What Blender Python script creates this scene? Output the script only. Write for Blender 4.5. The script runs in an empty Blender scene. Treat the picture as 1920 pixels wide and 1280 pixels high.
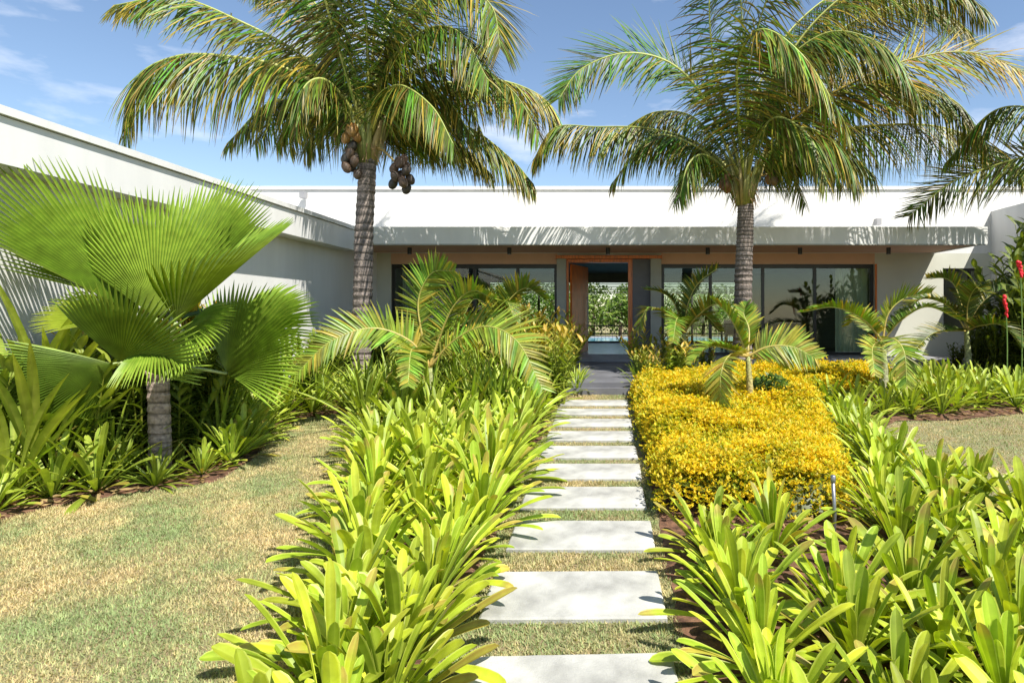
import bpy, math, random
import numpy as np
from mathutils import Vector, noise
R = math.radians
random.seed(7); RNG = np.random.default_rng(7)
scene = bpy.context.scene

# ------------------------------------------------------------------ camera, sky, sun, exposure
F = 1200.0; VX, VY = 1135.0, 585.0; EYE = 2.0        # focal length in photo pixels, vanishing point, eye height
cam = bpy.data.cameras.new('camera'); camo = bpy.data.objects.new('camera', cam)
scene.collection.objects.link(camo); scene.camera = camo
camo.location = (0, 0, EYE); camo.rotation_euler = (R(90), 0, 0)
cam.sensor_width = 36; cam.lens = F / 1920 * 36
cam.shift_x = -(VX - 960) / 1920; cam.shift_y = -(640 - VY) / 1920
cam.clip_start = .05; cam.clip_end = 2000
SUN = Vector((.48, -.55, 1)).normalized()
sun = bpy.data.lights.new('sun', 'SUN'); suno = bpy.data.objects.new('sun', sun); scene.collection.objects.link(suno)
sun.energy = 5.0; sun.angle = R(.5); sun.color = (1, .955, .88)
suno.rotation_euler = SUN.to_track_quat('Z', 'Y').to_euler(); suno.location = (8, -8, 20)
w = bpy.data.worlds.new('World'); scene.world = w; w.use_nodes = True
nt = w.node_tree; nt.nodes.clear()
def N(nt, t, **k):
    n = nt.nodes.new(t)
    for a, b in k.items():
        if a in n.inputs.keys(): n.inputs[a].default_value = b
        else: setattr(n, a, b)
    return n
sky = N(nt, 'ShaderNodeTexSky', sky_type='NISHITA', sun_disc=False, sun_elevation=math.asin(SUN.z),
        sun_rotation=math.atan2(SUN.x, SUN.y), air_density=1.0, dust_density=.15, ozone_density=1.5)
tc = N(nt, 'ShaderNodeTexCoord')
mp = N(nt, 'ShaderNodeMapping'); mp.inputs['Scale'].default_value = (1, 1, 3.2)
mp.inputs['Location'].default_value = (3.3, 1.2, .45)
nz = N(nt, 'ShaderNodeTexNoise', Scale=4.2, Detail=8.0, Roughness=.55)
rp = N(nt, 'ShaderNodeValToRGB'); rp.color_ramp.elements[0].position = .53; rp.color_ramp.elements[1].position = .74
rp.color_ramp.elements[1].color = (.7, .7, .7, 1)
mx = N(nt, 'ShaderNodeMix', data_type='RGBA'); mx.inputs[7].default_value = (7.6, 7.7, 8.2, 1)
bg = N(nt, 'ShaderNodeBackground', Strength=.105); out = N(nt, 'ShaderNodeOutputWorld')
L = nt.links.new
L(tc.outputs['Generated'], mp.inputs[0]); L(mp.outputs[0], nz.inputs[0]); L(nz.outputs['Fac'], rp.inputs[0])
L(rp.outputs[0], mx.inputs[0]); L(sky.outputs[0], mx.inputs[6]); L(mx.outputs[2], bg.inputs[0]); L(bg.outputs[0], out.inputs[0])
scene.view_settings.view_transform = 'Standard'; scene.view_settings.look = 'None'
scene.view_settings.exposure = .75; scene.view_settings.gamma = 1
scene.render.engine = 'CYCLES'
scene.cycles.max_bounces = 8; scene.cycles.transparent_max_bounces = 12; scene.cycles.sample_clamp_indirect = 8

# ------------------------------------------------------------------ helpers
def gz(y): return .0458 * min(max(y, 0), 11.5)
def at(px, py, Y): return Vector(((px - VX) / F * Y, Y, EYE - (py - VY) / F * Y))
def gp(px, py):                                       # a point of the sloping garden seen at a photo pixel
    Y = EYE * F / (py - 530.0); return ((px - VX) / F * Y, Y)

class MB:
    def __init__(s): s.v = []; s.f = []; s.c = []; s.m = []
    def vert(s, p, c=(1, 1, 1)): s.v.append((p[0], p[1], p[2])); s.c.append((c[0], c[1], c[2], 1)); return len(s.v) - 1
    def face(s, idx, m=0): s.f.append(idx); s.m.append(m)
    def box(s, x0, x1, y0, y1, z0, z1, m=0, c=(1, 1, 1)):
        b = len(s.v)
        for z in (z0, z1):
            for x, y in ((x0, y0), (x1, y0), (x1, y1), (x0, y1)): s.vert((x, y, z), c)
        for q in ((0, 3, 2, 1), (4, 5, 6, 7), (0, 1, 5, 4), (1, 2, 6, 5), (2, 3, 7, 6), (3, 0, 4, 7)):
            s.face([b + i for i in q], m)
        return s
    def tube(s, pts, rad, n=8, col=(1, 1, 1), m=0, cap=True, flat=1.0):
        pts = [Vector(p) for p in pts]; b = len(s.v); k = len(pts)
        prev = None
        for i, p in enumerate(pts):
            t = (pts[min(i + 1, k - 1)] - pts[max(i - 1, 0)]).normalized()
            if prev is None: a = t.orthogonal().normalized()
            else: a = (prev - t * prev.dot(t)).normalized()
            prev = a; bb = t.cross(a)
            r = rad[i] if hasattr(rad, '__len__') else rad
            c = col(i / (k - 1)) if callable(col) else col
            for j in range(n):
                an = 2 * math.pi * j / n
                s.vert(p + a * math.cos(an) * r + bb * math.sin(an) * r * flat, c)
        for i in range(k - 1):
            for j in range(n):
                s.face([b + i * n + j, b + i * n + (j + 1) % n, b + (i + 1) * n + (j + 1) % n, b + (i + 1) * n + j], m)
        if cap:
            s.face([b + j for j in range(n)][::-1], m); s.face([b + (k - 1) * n + j for j in range(n)], m)
        return s
    def ball(s, c, r, col=(1, 1, 1), nu=10, nv=7, m=0, jit=0):
        b = len(s.v); c = Vector(c); r = r if hasattr(r, '__len__') else (r, r, r)
        for i in range(nv + 1):
            ph = math.pi * i / nv
            for j in range(nu):
                th = 2 * math.pi * j / nu; d = Vector((math.sin(ph) * math.cos(th), math.sin(ph) * math.sin(th), math.cos(ph)))
                k = 1 + jit * noise.noise(d * 2.3 + c * 7)
                s.vert((c.x + d.x * r[0] * k, c.y + d.y * r[1] * k, c.z + d.z * r[2] * k), col)
        for i in range(nv):
            for j in range(nu):
                s.face([b + i * nu + j, b + (i + 1) * nu + j, b + (i + 1) * nu + (j + 1) % nu, b + i * nu + (j + 1) % nu], m)
        return s
    def leaf(s, pts, side, wid, fold=.25, cols=None, mid=None, m=0):
        """folded blade: centre line pts, side vectors, half widths; two faces across"""
        b = len(s.v); k = len(pts)
        for i in range(k):
            sd = side[i] if isinstance(side, list) else side
            t = (pts[min(i + 1, k - 1)] - pts[max(i - 1, 0)]).normalized()
            sd = (sd - t * sd.dot(t)).normalized(); up = sd.cross(t)
            if up.z < 0: up = -up
            w_ = wid[i]; c = cols[i]; cm = mid[i] if mid else c
            s.vert(pts[i] - sd * w_ + up * w_ * fold, c); s.vert(pts[i], cm); s.vert(pts[i] + sd * w_ + up * w_ * fold, c)
        for i in range(k - 1):
            a = b + 3 * i
            s.face([a, a + 1, a + 4, a + 3], m); s.face([a + 1, a + 2, a + 5, a + 4], m)
    def leaf5(s, pts, side, wid, fold, cin, cedge, cmid, m=0):
        b = len(s.v); k = len(pts)
        for i in range(k):
            t = (pts[min(i + 1, k - 1)] - pts[max(i - 1, 0)]).normalized(); sd = (side - t * side.dot(t)).normalized(); up = sd.cross(t)
            if up.z < 0: up = -up
            w_ = wid[i]
            for q, hgt, c in ((-1, 1, cedge[i]), (-.78, .62, cin[i]), (0, 0, cmid[i]), (.78, .62, cin[i]), (1, 1, cedge[i])):
                s.vert(pts[i] + sd * w_ * q + up * w_ * fold * hgt, c)
        for i in range(k - 1):
            a = b + 5 * i
            for q in range(4): s.face([a + q, a + q + 1, a + q + 6, a + q + 5], m)
    def build(s, name, mats, parent=None, smooth=False, loc=None, link=True):
        me = bpy.data.meshes.new(name)
        nv = len(s.v); me.vertices.add(nv); me.vertices.foreach_set('co', np.array(s.v, dtype=np.float32).ravel())
        ls = np.array([len(f) for f in s.f], dtype=np.int32); tot = int(ls.sum())
        me.loops.add(tot); me.loops.foreach_set('vertex_index', np.fromiter((i for f in s.f for i in f), dtype=np.int32, count=tot))
        me.polygons.add(len(ls)); st = np.zeros(len(ls), dtype=np.int32); st[1:] = np.cumsum(ls)[:-1]
        me.polygons.foreach_set('loop_start', st); me.polygons.foreach_set('loop_total', ls)
        if not isinstance(mats, (list, tuple)): mats = [mats]
        for mm in mats: me.materials.append(mm)
        me.polygons.foreach_set('material_index', np.array(s.m, dtype=np.int32))
        me.polygons.foreach_set('use_smooth', np.full(len(ls), smooth))
        at_ = me.color_attributes.new('Col', 'FLOAT_COLOR', 'POINT')
        at_.data.foreach_set('color', np.array(s.c, dtype=np.float32).ravel())
        me.update(calc_edges=True); me.validate()
        return obj(name, me, parent, loc)
def obj(name, me, parent=None, loc=None):
    o = bpy.data.objects.new(name, me); scene.collection.objects.link(o)
    if parent is not None: o.parent = parent
    if loc is not None: o.location = loc
    return o
def mesh_np(name, V, Fq, C, mat, n):
    """numpy mesh: V (k,3), Fq (m,n) indices, C (k,3)"""
    me = bpy.data.meshes.new(name); me.vertices.add(len(V)); me.vertices.foreach_set('co', V.astype(np.float32).ravel())
    me.loops.add(Fq.size); me.loops.foreach_set('vertex_index', Fq.astype(np.int32).ravel())
    me.polygons.add(len(Fq)); me.polygons.foreach_set('loop_start', np.arange(0, Fq.size, n, dtype=np.int32))
    me.polygons.foreach_set('loop_total', np.full(len(Fq), n, dtype=np.int32))
    me.materials.append(mat)
    a = me.color_attributes.new('Col', 'FLOAT_COLOR', 'POINT')
    a.data.foreach_set('color', np.concatenate([C, np.ones((len(C), 1))], 1).astype(np.float32).ravel())
    me.update(calc_edges=True)
    return obj(name, me)
def tag(o, label=None, cat=None, group=None, kind=None):
    if label: o['label'] = label
    if cat: o['category'] = cat
    if group: o['group'] = group
    if kind: o['kind'] = kind
    return o
def thing(name, label, cat, loc, group=None, rz=0):
    o = bpy.data.objects.new(name, None); scene.collection.objects.link(o); o.location = loc; o.rotation_euler = (0, 0, rz)
    o.empty_display_size = .2
    return tag(o, label, cat, group)
def copy_tree(o, parent=None):
    c = o.copy(); scene.collection.objects.link(c); c.parent = parent
    for ch in list(o.children): copy_tree(ch, c)
    return c
def mixc(a, b, t): return tuple(a[i] * (1 - t) + b[i] * t for i in range(3))
def spline(pts, n):
    P = [Vector(p) for p in pts]; P = [P[0] * 2 - P[1]] + P + [P[-1] * 2 - P[-2]]
    out = []; k = len(P) - 3
    for i in range(n):
        u = i / (n - 1) * k; j = min(int(u), k - 1); t = u - j
        a, b, c, d = P[j:j + 4]
        out.append(.5 * ((2 * b) + (c - a) * t + (2 * a - 5 * b + 4 * c - d) * t * t + (3 * b - a - 3 * c + d) * t ** 3))
    return out
def interp(x, xs, ys): return float(np.interp(x, xs, ys))
def inpoly(P, poly):
    x, y = P[:, 0], P[:, 1]; r = np.zeros(len(P), bool); n = len(poly)
    for i in range(n):
        x1, y1 = poly[i]; x2, y2 = poly[(i + 1) % n]
        if y1 == y2: continue
        c = ((y1 > y) != (y2 > y)) & (x < (x2 - x1) * (y - y1) / (y2 - y1) + x1); r ^= c
    return r
def in1(x, y, poly): return bool(inpoly(np.array([[x, y]]), poly)[0])

# ------------------------------------------------------------------ materials
def principled(name, col, rough=.6, bump=0, bscale=20, var=0, vscale=3, metal=0, coat=0, spec=.5, col2=None, detail=5, stretch=None):
    m = bpy.data.materials.new(name); m.use_nodes = True; t = m.node_tree; p = t.nodes['Principled BSDF']
    p.inputs['Roughness'].default_value = rough; p.inputs['Metallic'].default_value = metal
    p.inputs['Specular IOR Level'].default_value = spec
    co = N(t, 'ShaderNodeTexCoord'); src = co.outputs['Object']
    if stretch:
        mpn = N(t, 'ShaderNodeMapping'); mpn.inputs['Scale'].default_value = stretch; t.links.new(src, mpn.inputs[0]); src = mpn.outputs[0]
    if var or col2:
        n = N(t, 'ShaderNodeTexNoise', Scale=vscale, Detail=detail, Roughness=.6); t.links.new(src, n.inputs[0])
        r = N(t, 'ShaderNodeValToRGB'); r.color_ramp.elements[0].position = .35; r.color_ramp.elements[1].position = .65
        r.color_ramp.elements[0].color = (*[c * (1 - var) for c in col], 1)
        r.color_ramp.elements[1].color = (*(col2 if col2 else [min(c * (1 + var), 1) for c in col]), 1)
        t.links.new(n.outputs['Fac'], r.inputs[0]); t.links.new(r.outputs[0], p.inputs['Base Color'])
    else: p.inputs['Base Color'].default_value = (*col, 1)
    if bump:
        n = N(t, 'ShaderNodeTexNoise', Scale=bscale, Detail=6.0, Roughness=.65); t.links.new(src, n.inputs[0])
        b = N(t, 'ShaderNodeBump', Strength=bump, Distance=.02); t.links.new(n.outputs['Fac'], b.inputs['Height']); t.links.new(b.outputs[0], p.inputs['Normal'])
    return m
def leafmat(name, trans=.35, rough=.42, tint=(1.0, 1.0, .62), vein=0, spec=.28, rnd=.22):
    """leaf whose colour comes from its own vertex colours, varied per plant, with light passing through"""
    m = bpy.data.materials.new(name); m.use_nodes = True; t = m.node_tree; p = t.nodes['Principled BSDF']; o = t.nodes['Material Output']
    a = N(t, 'ShaderNodeVertexColor', layer_name='Col')
    oi = N(t, 'ShaderNodeObjectInfo')
    mr = N(t, 'ShaderNodeMapRange'); mr.inputs[3].default_value = 1 - rnd; mr.inputs[4].default_value = 1 + rnd
    t.links.new(oi.outputs['Random'], mr.inputs[0])
    co = N(t, 'ShaderNodeTexCoord'); n = N(t, 'ShaderNodeTexNoise', Scale=9.0, Detail=4.0); t.links.new(co.outputs['Object'], n.inputs[0])
    mr2 = N(t, 'ShaderNodeMapRange'); mr2.inputs[1].default_value = .3; mr2.inputs[2].default_value = .7
    mr2.inputs[3].default_value = .78; mr2.inputs[4].default_value = 1.2; t.links.new(n.outputs['Fac'], mr2.inputs[0])
    mu = N(t, 'ShaderNodeMath', operation='MULTIPLY'); t.links.new(mr.outputs[0], mu.inputs[0]); t.links.new(mr2.outputs[0], mu.inputs[1])
    vm = N(t, 'ShaderNodeVectorMath', operation='SCALE'); t.links.new(a.outputs[0], vm.inputs[0]); t.links.new(mu.outputs[0], vm.inputs['Scale'])
    vt = N(t, 'ShaderNodeVectorMath', operation='MULTIPLY'); vt.inputs[1].default_value = tint; t.links.new(vm.outputs[0], vt.inputs[0])
    t.links.new(vt.outputs[0], p.inputs['Base Color']); p.inputs['Roughness'].default_value = rough; p.inputs['Specular IOR Level'].default_value = spec
    tr = N(t, 'ShaderNodeBsdfTranslucent')
    vy = N(t, 'ShaderNodeVectorMath', operation='MULTIPLY'); vy.inputs[1].default_value = (1.2, 1.25, .3); t.links.new(vt.outputs[0], vy.inputs[0])
    t.links.new(vy.outputs[0], tr.inputs[0])
    ms = N(t, 'ShaderNodeMixShader', Fac=trans); t.links.new(p.outputs[0], ms.inputs[1]); t.links.new(tr.outputs[0], ms.inputs[2])
    t.links.new(ms.outputs[0], o.inputs[0]); return m
def vcolmat(name, rough=.8, bump=.3, bscale=30, var=.2):
    m = bpy.data.materials.new(name); m.use_nodes = True; t = m.node_tree; p = t.nodes['Principled BSDF']
    a = N(t, 'ShaderNodeVertexColor', layer_name='Col'); co = N(t, 'ShaderNodeTexCoord')
    n = N(t, 'ShaderNodeTexNoise', Scale=bscale, Detail=6.0); t.links.new(co.outputs['Object'], n.inputs[0])
    mr = N(t, 'ShaderNodeMapRange'); mr.inputs[1].default_value = .3; mr.inputs[2].default_value = .7
    mr.inputs[3].default_value = 1 - var; mr.inputs[4].default_value = 1 + var; t.links.new(n.outputs['Fac'], mr.inputs[0])
    vm = N(t, 'ShaderNodeVectorMath', operation='SCALE'); t.links.new(a.outputs[0], vm.inputs[0]); t.links.new(mr.outputs[0], vm.inputs['Scale'])
    t.links.new(vm.outputs[0], p.inputs['Base Color']); p.inputs['Roughness'].default_value = rough
    b = N(t, 'ShaderNodeBump', Strength=bump, Distance=.02); t.links.new(n.outputs['Fac'], b.inputs['Height']); t.links.new(b.outputs[0], p.inputs['Normal'])
    return m
M_white = principled('white_render', (.70, .695, .67), .85, bump=.08, bscale=60, var=.05, vscale=1.0, stretch=(2.2, 2.2, .35), detail=8)
M_wall = principled('off_white_wall', (.56, .56, .47), .85, bump=.08, bscale=60, var=.04, vscale=.9)
M_warm_bounce = principled('warm_bounce_tint', (.66, .42, .29), .8, var=.04)  # pinkish warm bounced light put into the colour of soffit and upper wall
M_dark = principled('dark_bronze_frame', (.035, .034, .03), .35, metal=.4)
M_grey = principled('grey_stone', (.30, .30, .31), .55, bump=.15, bscale=40, var=.12, vscale=2)
M_panel = principled('charcoal_panel', (.10, .10, .11), .5, var=.1)
M_pier = principled('grey_green_render', (.36, .37, .32), .8, var=.06)
M_wood = principled('red_brown_wood', (.62, .17, .03), .35, bump=.1, bscale=30, var=.35, vscale=4, stretch=(8, 8, .6))
M_slab = principled('pale_concrete', (.375, .37, .335), .9, bump=.35, bscale=90, var=.34, vscale=2.6, detail=9)
M_soil = principled('red_brown_soil', (.10, .042, .022), .95, bump=1, bscale=40, var=.5, vscale=12, col2=(.22, .11, .06))
M_inter = principled('interior_paint', (.17, .18, .135), .8, var=.05)
M_floor = principled('polished_floor', (.36, .34, .31), .25, var=.1)
M_curtain = principled('sheer_curtain', (.85, .83, .74), .8, var=.05)
M_blind = principled('white_louvre', (.75, .75, .72), .6)
M_steel = principled('grey_steel', (.30, .30, .31), .4, metal=.8)
M_black = principled('black_plastic', (.02, .02, .02), .4)
M_nut = vcolmat('coconut_husk', .55, .35, 18, .3)
M_bark = vcolmat('palm_bark', .9, .8, 26, .45)
M_leaf = leafmat('broad_leaf', .30, .44, spec=.4)
M_frond = leafmat('palm_frond', .16, .42, rnd=.08)
M_fan = leafmat('fan_leaf', .14, .38, rnd=.12)
M_gold = leafmat('golden_leaf', .45, .5)
M_grass = leafmat('grass_blade', .25, .7, tint=(1, 1, .82), spec=.2)
M_stalk = vcolmat('green_stalk', .5, .1, 20, .15)
mg = bpy.data.materials.new('window_glass'); mg.use_nodes = True; t = mg.node_tree; t.nodes.clear()
g = N(t, 'ShaderNodeBsdfGlossy', Roughness=.01); tr = N(t, 'ShaderNodeBsdfTransparent', Color=(.78, .84, .76, 1)); fr = N(t, 'ShaderNodeFresnel', IOR=1.6)
ma = N(t, 'ShaderNodeMath', operation='ADD'); ma.inputs[1].default_value = .01; t.links.new(fr.outputs[0], ma.inputs[0])
ms = N(t, 'ShaderNodeMixShader'); oo = N(t, 'ShaderNodeOutputMaterial'); t.links.new(ma.outputs[0], ms.inputs[0]); t.links.new(tr.outputs[0], ms.inputs[1])
t.links.new(g.outputs[0], ms.inputs[2]); t.links.new(ms.outputs[0], oo.inputs[0]); M_glass = mg
M_water = principled('pool_water', (.08, .38, .55), .05, bump=.3, bscale=6)

# lawn: dry tan turf with green patches, the turf's own colours
ml = bpy.data.materials.new('lawn_turf'); ml.use_nodes = True; t = ml.node_tree; p = t.nodes['Principled BSDF']
co = N(t, 'ShaderNodeTexCoord')
n1 = N(t, 'ShaderNodeTexNoise', Scale=1.1, Detail=9.0, Roughness=.72); n2 = N(t, 'ShaderNodeTexNoise', Scale=60.0, Detail=6.0, Roughness=.8)
n3 = N(t, 'ShaderNodeTexNoise', Scale=190.0, Detail=3.0)
for n in (n1, n2, n3): t.links.new(co.outputs['Object'], n.inputs[0])
r1 = N(t, 'ShaderNodeValToRGB'); r1.color_ramp.elements[0].position = .42; r1.color_ramp.elements[0].color = (.27, .29, .14, 1)
r1.color_ramp.elements[1].position = .58; r1.color_ramp.elements[1].color = (.40, .29, .17, 1)
ad = N(t, 'ShaderNodeMix', data_type='FLOAT'); ad.inputs[0].default_value = .45
t.links.new(n1.outputs['Fac'], ad.inputs[2]); t.links.new(n2.outputs['Fac'], ad.inputs[3]); t.links.new(ad.outputs[0], r1.inputs[0])
mr = N(t, 'ShaderNodeMapRange'); mr.inputs[1].default_value = .3; mr.inputs[2].default_value = .7; mr.inputs[3].default_value = .5; mr.inputs[4].default_value = 1.3
t.links.new(n3.outputs['Fac'], mr.inputs[0]); vm = N(t, 'ShaderNodeVectorMath', operation='SCALE'); t.links.new(r1.outputs[0], vm.inputs[0]); t.links.new(mr.outputs[0], vm.inputs['Scale'])
t.links.new(vm.outputs[0], p.inputs['Base Color']); p.inputs['Roughness'].default_value = .95; p.inputs['Specular IOR Level'].default_value = .1
bp = N(t, 'ShaderNodeBump', Strength=.9, Distance=.02); t.links.new(n3.outputs['Fac'], bp.inputs['Height']); t.links.new(bp.outputs[0], p.inputs['Normal'])
M_lawn = ml

# ------------------------------------------------------------------ ground, beds, slabs
m = MB()
ys = [-80, 0, 11.5, 25, 90, 900]; xs = [-500, -8, 12, 500]
zz = [0, 0, gz(11.5), gz(11.5), .3, .3]
for j, y in enumerate(ys):
    for x in xs: m.vert((x, y, zz[j]))
for j in range(len(ys) - 1):
    for i in range(3): a = j * 4 + i; m.face([a, a + 1, a + 5, a + 4])
tag(m.build('lawn', M_lawn), kind='structure')

left_edge = [gp(*q) for q in ((0, 975), (100, 950), (250, 925), (400, 905), (470, 865), (520, 812), (560, 785), (620, 778), (690, 770))]
XLY = [2.2, 3.2, 4.2, 5.1, 6.2, 7.5, 8.9, 10.0]; XLX = [-1.25, -1.32, -1.58, -1.85, -2.2, -2.7, -3.3, -3.7]
bedL = [(-6.4, 3.6), (-5.6, 4.6)] + left_edge + [(-3.9, 16.2), (-6.4, 16.2)]
bedM = [(x, y) for x, y in zip(XLX, XLY)] + [(-3.9, 16.2), (-.66, 16.2), (-.80, 11), (-.92, 2.2)]
lawnR = [(3.05, 7.74), (3.08, 6.6), (3.55, 5.7), (7, 4.5), (12, 4), (12, 10.2), (6.4, 9.8), (5.15, 9.3), (4.19, 9.23), (3.53, 8.57)]
bedR = [(.44, 2.2), (7, 2.2), (7, 4.5), (3.55, 5.7), (3.08, 6.6), (3.05, 7.74), (3.53, 8.57), (4.19, 9.23), (5.15, 9.3), (6.4, 9.8), (10.7, 10.2), (10.7, 16.2), (.44, 16.2)]
hedge_poly = [(.48, 5.35), (1.95, 5.3), (2.35, 6.1), (3.05, 9.0), (3.4, 10.3), (5.5, 12.0), (5.6, 13.6), (2.5, 13.6), (1.9, 12.4), (.48, 11.3)]
def sheet(name, poly, mat, dz):
    """flat sheet following the ground's slope, split in strips along Y"""
    m = MB(); n = 90; y0 = min(p[1] for p in poly); y1 = max(p[1] for p in poly); prev = None
    for k in range(n + 1):
        y = y0 + (y1 - y0) * k / n; yy = min(max(y, y0 + 1e-4), y1 - 1e-4); xsn = []
        for i in range(len(poly)):
            (xa, ya), (xb, yb) = poly[i], poly[(i + 1) % len(poly)]
            if (ya > yy) != (yb > yy): xsn.append(xa + (xb - xa) * (yy - ya) / (yb - ya))
        xsn.sort(); a, b = xsn[0], xsn[-1]
        a += .05 * noise.noise(Vector((a, y * 2.5, 1))); b += .05 * noise.noise(Vector((b, y * 2.5, 5)))
        row = [m.vert((a + (b - a) * q / 6, y, gz(y) + dz + (.012 * noise.noise(Vector((a + (b - a) * q / 6, y, 0)) * 3) + .012 if 0 < q < 6 else 0))) for q in range(7)]
        if prev:
            for q in range(6): m.face([prev[q], prev[q + 1], row[q + 1], row[q]])
        prev = row
    return tag(m.build(name, mat, smooth=True), kind='structure')
sheet('soil_bed', bedL, M_soil, .006); sheet('soil_bed', bedM, M_soil, .010)
# right bed is not convex along x: two sheets
sheet('soil_bed', [(.44, 2.2), (7, 2.2), (7, 4.5), (3.55, 5.7), (3.08, 6.6), (3.05, 7.74), (3.53, 8.57), (4.19, 9.23), (.44, 9.23)], M_soil, .008)
sheet('soil_bed', [(.44, 9.23), (4.19, 9.23), (5.15, 9.3), (6.4, 9.8), (10.7, 10.2), (10.7, 16.2), (.44, 16.2)], M_soil, .012)

ORD = ['nearest', 'second', 'third', 'fourth', 'fifth', 'sixth', 'seventh', 'eighth', 'ninth', 'tenth']
slabs = [(2.75, 3.40, 'nearest pale concrete stepping slab, cut off by the bottom of the picture'),
         (3.76, 4.38, 'second nearest pale concrete stepping slab, with long leaf shadows on its right end'),
         (4.74, 5.31, 'third nearest pale stepping slab, ragged hedge shadow on its right corner'),
         (5.62, 6.19, 'fourth pale stepping slab from the camera, beside the near end of the golden hedge'),
         (6.45, 6.98, 'fifth pale stepping slab from the camera between lily border and golden hedge'),
         (7.23, 7.74, 'sixth pale stepping slab from the camera between lily border and golden hedge'),
         (8.03, 8.51, 'seventh pale stepping slab from the camera between lily border and golden hedge'),
         (8.82, 9.28, 'third farthest stepping slab of the garden path'),
         (9.60, 10.02, 'second farthest stepping slab of the garden path'),
         (10.33, 10.76, 'farthest stepping slab, last one before the grey porch step')]
for i, (y0, y1, lab) in enumerate(slabs):
    yc = (y0 + y1) / 2; hx, hy = .555, (y1 - y0) / 2; m = MB()
    # bevelled, slightly chipped outline
    loop = []
    for a, b in (((-hx, -hy), (hx, -hy)), ((hx, -hy), (hx, hy)), ((hx, hy), (-hx, hy)), ((-hx, hy), (-hx, -hy))):
        n = 14 if abs(a[0] - b[0]) > .1 else 8
        for k in range(n):
            u = k / n; loop.append((a[0] + (b[0] - a[0]) * u, a[1] + (b[1] - a[1]) * u))
    rings = []
    for ins, z in ((0, -.05), (0, .012), (.012, .022)):
        rr = []
        for (x, y) in loop:
            j = .004 * noise.noise(Vector((x * 9, y * 9, i * 3)))
            rr.append(m.vert((x * (1 - ins / hx) + j, y * (1 - ins / hy) + j, z)))
        rings.append(rr)
    n = len(loop)
    for q in range(2):
        for k in range(n): m.face([rings[q][k], rings[q][(k + 1) % n], rings[q + 1][(k + 1) % n], rings[q + 1][k]])
    m.face(rings[2])
    o = m.build('stepping_slab', M_slab, loc=(-.185 + random.uniform(-.012, .012), yc, gz(yc) + .012))
    o.rotation_euler = (math.atan(.0458), 0, R([2.2, .8, -.3, .3, -.2, .3, 0, .2, -.3, .2][i]))
    tag(o, lab, 'stepping stone', 'stepping slabs of the garden path')
slab_mid = [(a + b) / 2 for a, b, _ in slabs]
def level(y):
    k = min(range(10), key=lambda i: abs(slab_mid[i] - y))
    return k

# ------------------------------------------------------------------ house
YW, YE = 18.0, 15.5
house = thing('modern_house', 'long low white modern house with flat overhanging roof, glass doors and open timber front door', 'house', (0, YW, .55))
HL = Vector((0, YW, .55))
def hpart(name, mb, mat, parent=None, smooth=False):
    o = mb.build(name, mat, None, smooth)
    o.parent = parent or house
    base = Vector(HL)
    o.location = -base if parent is None else (0, 0, 0)
    return o
X = lambda px, Y=YW: (px - VX) / F * Y
Z = lambda py, Y=YW: EYE - (py - VY) / F * Y
zf, zs = .80, 3.65
xa, xb = X(733), X(1045); da, db = X(1062), X(1185); ra, rb = X(1240), X(1640); wa, wb = X(1769), X(1843)
wh = Z(495); dh = Z(487); sh = Z(503)
m = MB(); T = .25
def wbx(x0, x1, z0, z1, y0=YW, y1=YW + T, name='wall_panel', mat=M_wall): hpart(name, MB().box(x0, x1, y0, y1, z0, z1), mat)
wbx(-6.42, xa, .3, zs); wbx(xb, X(1046), .3, zs)
wbx(X(1046), X(1238), dh + .06, zs)
wbx(X(1238), ra, .3, zs); wbx(rb, wa, .3, zs)
wbx(wa, wb, .3, 1.5); wbx(wa, wb, sh, zs); wbx(wb, 10.85, .3, zs)
for a_, b_ in ((xa, xb), (ra, rb)): wbx(a_, b_, wh, zs, name='bounce_tinted_wall', mat=M_warm_bounce)  # wall strips above the windows, tinted as if by warm bounced light
m = MB(); m.box(rb, rb + .055, YW - .03, YW - .001, zf, wh); hpart('timber_jamb', m, M_wood)
m = MB(); m.box(-13, 12.5, YW, YW + .3, zs, Z(357)); m.box(-13, -12.7, YW + .3, 26, .3, Z(357)); m.box(12.2, 12.5, YW + .3, 26, .3, Z(357))
hpart('upper_wall', m, M_white)
m = MB(); m.box(-13.04, 12.54, YW - .04, YW + .36, Z(356), Z(349.5)); hpart('coping', m, M_white)
m = MB(); m.box(-12.7, 12.2, YW + .3, 26, 4.6, 4.8); hpart('roof', m, M_white)
# front eave: fascia, flat roof and soffit
xe = X(1852, YE); m = MB()
m.box(-6.03, xe, YE, YE + .12, zs, Z(425, YE)); m.box(-6.03, xe, YE + .12, YW, zs + .30, Z(425, YE) - .03); m.box(xe - .12, xe, YE + .12, YW, zs, zs + .30)
hpart('eave', m, M_white)
m = MB(); m.box(-6.42, xe - .12, YE + .12, YW, zs + .02, zs + .08); hpart('soffit', m, M_warm_bounce)
m = MB(); m.box(-6.0, xe - .02, YE - .02, YE + .03, zs - .03, zs - .002); hpart('drip_edge', m, M_pier)
# left wing
zt = EYE + .341 * 6.03; zb = EYE + .246 * 6.03
m = MB(); m.box(-13, -6.03, -2, YE, zb, zt - .1); m.box(-13, -6.42, YE, YW, zb, zt - .1); hpart('wing_fascia', m, M_white)
m = MB(); m.box(-13.02, -5.99, -2.02, YE + .002, zt - .085, zt); m.box(-13.02, -6.40, YE + .002, YW - .05, zt - .085, zt); hpart('wing_coping', m, M_white)
m = MB(); m.box(-13, -6.045, -1.9, YW - .05, zt - .1, zt - .085); hpart('shadow_gap', m, M_grey)
m = MB(); m.box(-6.62, -6.42, -2, YW, -.1, zb); hpart('wing_wall', m, M_white)
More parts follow.
